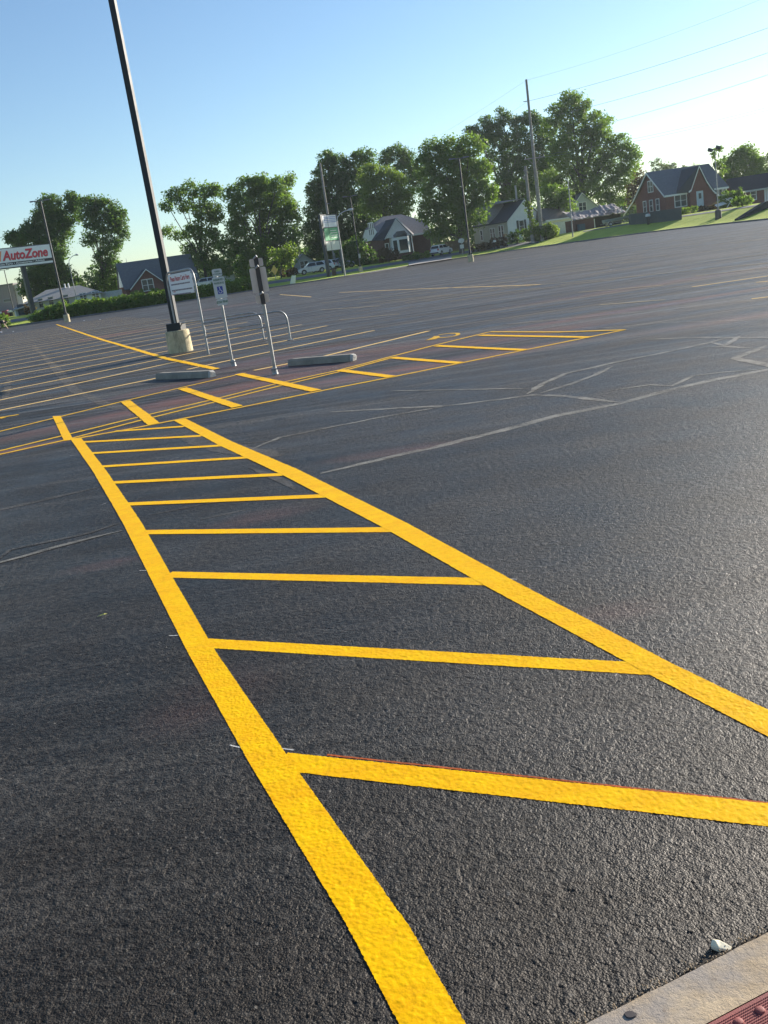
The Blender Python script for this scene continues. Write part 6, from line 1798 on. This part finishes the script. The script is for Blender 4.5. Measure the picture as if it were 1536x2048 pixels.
p = onland(626, 151); car('silver sport utility car parked nose-left just left of the upright pylon sign', p, rad(8), SILV)
p = onland(684, 166); car('pale pickup truck in tree shade behind the legs of the upright pylon sign', p, rad(5), mat('pale_blue_paint', (.42, .46, .50), .35, coat=.4, var=.04), 'pickup', 'pickup truck')
p = onland(883, 162); car('white car seen from behind in the driveway left of the middle lamp pole', p, rad(-125), WPNT)
p = onland(410, 160); car('silver car half hidden by the hedge behind the cart return sign', p, rad(10), SILV)
p = onland(648, 157); car('second pale car mostly hidden just behind the silver sport utility car', p, rad(-20), WPNT)

# bins near the pylon sign
p = gp(661, 553); 
t = thing('trash_barrel', 'brown barrel at the foot of the left pylon sign post', 'barrel', (p.x + .55, p.y + 1.2, gz(p.x + .55, p.y + 1.2)))
mb = MB(); mb.lathe([(.28, 0), (.31, .25), (.30, .5), (.31, .75), (.28, .95)], 16); mb.build('drum', mat('brown_drum', (.09, .05, .035), .7), t, smooth=True)
mb = MB(); mb.lathe([(.30, .95), (.30, 1.0), (.1, 1.06)], 16); mb.build('lid', DARKP, t, smooth=True)

# ------------------------------------------------------------------ the bending worker at the far left
p = g(8, 664)
SKIN = mat('skin', (.45, .28, .20), .6); SHIRT = mat('black_shirt', (.018, .018, .026), .8); PANTS = mat('dark_trousers', (.022, .022, .028), .85); HAIR = mat('dark_hair', (.02, .015, .012), .7); SHOE = mat('white_shoe', (.62, .62, .62), .6)
def skinned(name, joints, edges, m, parent, sub=2):
    me = bpy.data.meshes.new(name); me.from_pydata([j[:3] for j in joints], edges, []); me.materials.append(m)
    o = bpy.data.objects.new(name, me); C.objects.link(o)
    if parent: o.parent = parent
    s = o.modifiers.new('skin', 'SKIN'); s.use_smooth_shade = True
    lay = me.skin_vertices[0].data if me.skin_vertices else None
    if lay is None:
        import bmesh
        bm = bmesh.new(); bm.from_mesh(me); bm.verts.layers.skin.verify(); bm.to_mesh(me); bm.free(); lay = me.skin_vertices[0].data
    for i, j in enumerate(joints):
        r = j[3]; lay[i].radius = (r, r) if not isinstance(r, tuple) else r
        lay[i].use_root = (i == 0)
    ss = o.modifiers.new('sub', 'SUBSURF'); ss.levels = sub; ss.render_levels = sub
    return o
t = thing('person', 'person in a black shirt bending down over the asphalt at the far left', 'person', (p.x - .34, p.y, 0), 0)
J = [(0, 0, .88, .14), (.22, 0, .98, .13), (.42, 0, 1.02, .145), (.56, 0, 1.00, .13), (.66, 0, .93, .055), (.76, 0, .87, .085), (.83, 0, .80, .075),   # spine to head
     (0.0, -.11, .80, .095), (.10, -.13, .46, .065), (-.02, -.13, .10, .045), (.12, -.14, .03, .04),           # right leg
     (0.0, .11, .80, .095), (.02, .13, .46, .065), (-.22, .13, .12, .045), (-.10, .14, .04, .04),              # left leg
     (.54, -.19, .96, .06), (.62, -.22, .68, .042), (.78, -.16, .42, .034), (.84, -.15, .33, .03),             # right arm
     (.54, .19, .96, .06), (.50, .24, .68, .042), (.66, .18, .44, .034), (.72, .17, .36, .03)]                  # left arm
E_ = [(0,1),(1,2),(2,3),(3,4),(4,5),(5,6),(0,7),(7,8),(8,9),(9,10),(0,11),(11,12),(12,13),(13,14),(3,15),(15,16),(16,17),(17,18),(3,19),(19,20),(20,21),(21,22)]
for side, base in ((-1, 18), (1, 22)):
    bx_, by_, bz_ = J[base][:3]
    for k_, (dx_, dy_, dz_) in enumerate([(.03, -.03, -.09), (.045, -.01, -.10), (.05, .01, -.10), (.04, .03, -.085), (.06, .045 * side, -.03)]):
        J.append((bx_ + dx_ * .5, by_ + dy_, bz_ + dz_ * .5, .011)); J.append((bx_ + dx_, by_ + dy_ * 1.1, bz_ + dz_, .009))
        E_ += [(base, len(J) - 2), (len(J) - 2, len(J) - 1)]
body = skinned('body', J, E_, SKIN, t)
skinned('shirt', [(.04, 0, .92, .165), (.22, 0, .99, .155), (.42, 0, 1.03, .17), (.56, 0, 1.005, .155), (.54, -.19, .965, .085), (.59, -.215, .80, .065), (.54, .19, .965, .085), (.52, .225, .80, .065)],
        [(0,1),(1,2),(2,3),(3,4),(4,5),(3,6),(6,7)], SHIRT, t)
skinned('trousers', [(0, 0, .88, .165), (0, -.11, .78, .12), (.10, -.13, .46, .085), (-.01, -.13, .14, .07), (0, .11, .78, .12), (.02, .13, .46, .085), (-.21, .13, .16, .07)],
        [(0,1),(1,2),(2,3),(0,4),(4,5),(5,6)], PANTS, t)
skinned('hair', [(.74, 0, .93, .085), (.82, 0, .87, .075), (.70, 0, .93, .06)], [(0,1),(0,2)], HAIR, t)
for (x, y) in ((.04, -.135), (-.16, .135)):
    mb = MB(); mb.add([(x-.10, y-.045, 0), (x+.17, y-.05, 0), (x+.19, y, 0), (x+.17, y+.05, 0), (x-.10, y+.045, 0), (x-.09, y-.035, .11), (x+.05, y-.035, .09), (x+.16, y-.03, .05), (x+.16, y+.03, .05), (x+.05, y+.035, .09), (x-.09, y+.035, .11)],
                  [(4,3,2,1,0), (0,1,7,6,5), (3,4,10,9,8), (1,2,7), (2,3,8), (2,8,7), (7,8,9,6), (6,9,10,5), (4,0,5,10)]); mb.build('shoe', SHOE, t)

# ------------------------------------------------------------------ air
HZ = bpy.data.materials.new('haze_air'); HZ.use_nodes = True
nt = HZ.node_tree; nt.nodes.remove(nt.nodes['Principled BSDF'])
pv = nd(nt, 'ShaderNodeVolumePrincipled'); pv.inputs['Color'].default_value = (.80, .91, 1, 1); pv.inputs['Density'].default_value = .00012; pv.inputs['Anisotropy'].default_value = .45
nt.links.new(pv.outputs[0], nt.nodes['Material Output'].inputs['Volume'])
mb = MB(); mb.box(-320, 320, -40, 300, -1.2, 34)
o = mb.build('haze', HZ); o['kind'] = 'stuff'; tag(o, 'thin morning haze in the air over the lot and houses', 'haze')

# ------------------------------------------------------------------ light, sky, camera
SUN_AZ, SUN_EL = rad(50.3), rad(16.5)
sv = Vector((math.sin(SUN_AZ) * math.cos(SUN_EL), math.cos(SUN_AZ) * math.cos(SUN_EL), math.sin(SUN_EL)))
ld = bpy.data.lights.new('sun', 'SUN'); ld.energy = 5.0; ld.angle = rad(.55); ld.color = (1.0, .915, .80)
lo = bpy.data.objects.new('sun', ld); C.objects.link(lo); lo.rotation_euler = (-sv).to_track_quat('-Z', 'Y').to_euler()
w = bpy.data.worlds.new('World'); bpy.context.scene.world = w; w.use_nodes = True
nt = w.node_tree; bg = nt.nodes['Background']
sky = nd(nt, 'ShaderNodeTexSky', sky_type='NISHITA'); sky.sun_disc = False; sky.sun_elevation = SUN_EL; sky.sun_rotation = SUN_AZ
sky.altitude = 100; sky.air_density = 1.0; sky.dust_density = 0.25; sky.ozone_density = 1.0
nt.links.new(mixc(nt, 1.0, sky.outputs[0], (.80, .95, 1.13), "MULTIPLY"), bg.inputs['Color']); bg.inputs['Strength'].default_value = 0.069

cd = bpy.data.cameras.new('camera'); cam = bpy.data.objects.new('camera', cd); C.objects.link(cam)
cd.sensor_fit = 'VERTICAL'; cd.sensor_height = 24.0; cd.sensor_width = 18.0; cd.lens = F / 2048 * 24.0
cd.clip_start = .05; cd.clip_end = 6000
fwd = Vector((0, cP, -sP)); up0 = Vector((0, sP, cP)); rt0 = Vector((1, 0, 0))
xh = rt0 * cR - up0 * 0 + up0 * (-sR); yh = rt0 * sR + up0 * cR
# image x axis = right*cos + up*(-sin); image y axis = right*sin + up*cos
cam.matrix_world = Matrix(((xh.x, yh.x, -fwd.x, 0), (xh.y, yh.y, -fwd.y, 0), (xh.z, yh.z, -fwd.z, EYE), (0, 0, 0, 1)))
sc = bpy.context.scene
sc.camera = cam
sc.view_settings.view_transform = 'Standard'; sc.view_settings.look = 'None'; sc.view_settings.exposure = 1.16; sc.view_settings.gamma = 1.0
sc.render.resolution_x = 768; sc.render.resolution_y = 1024
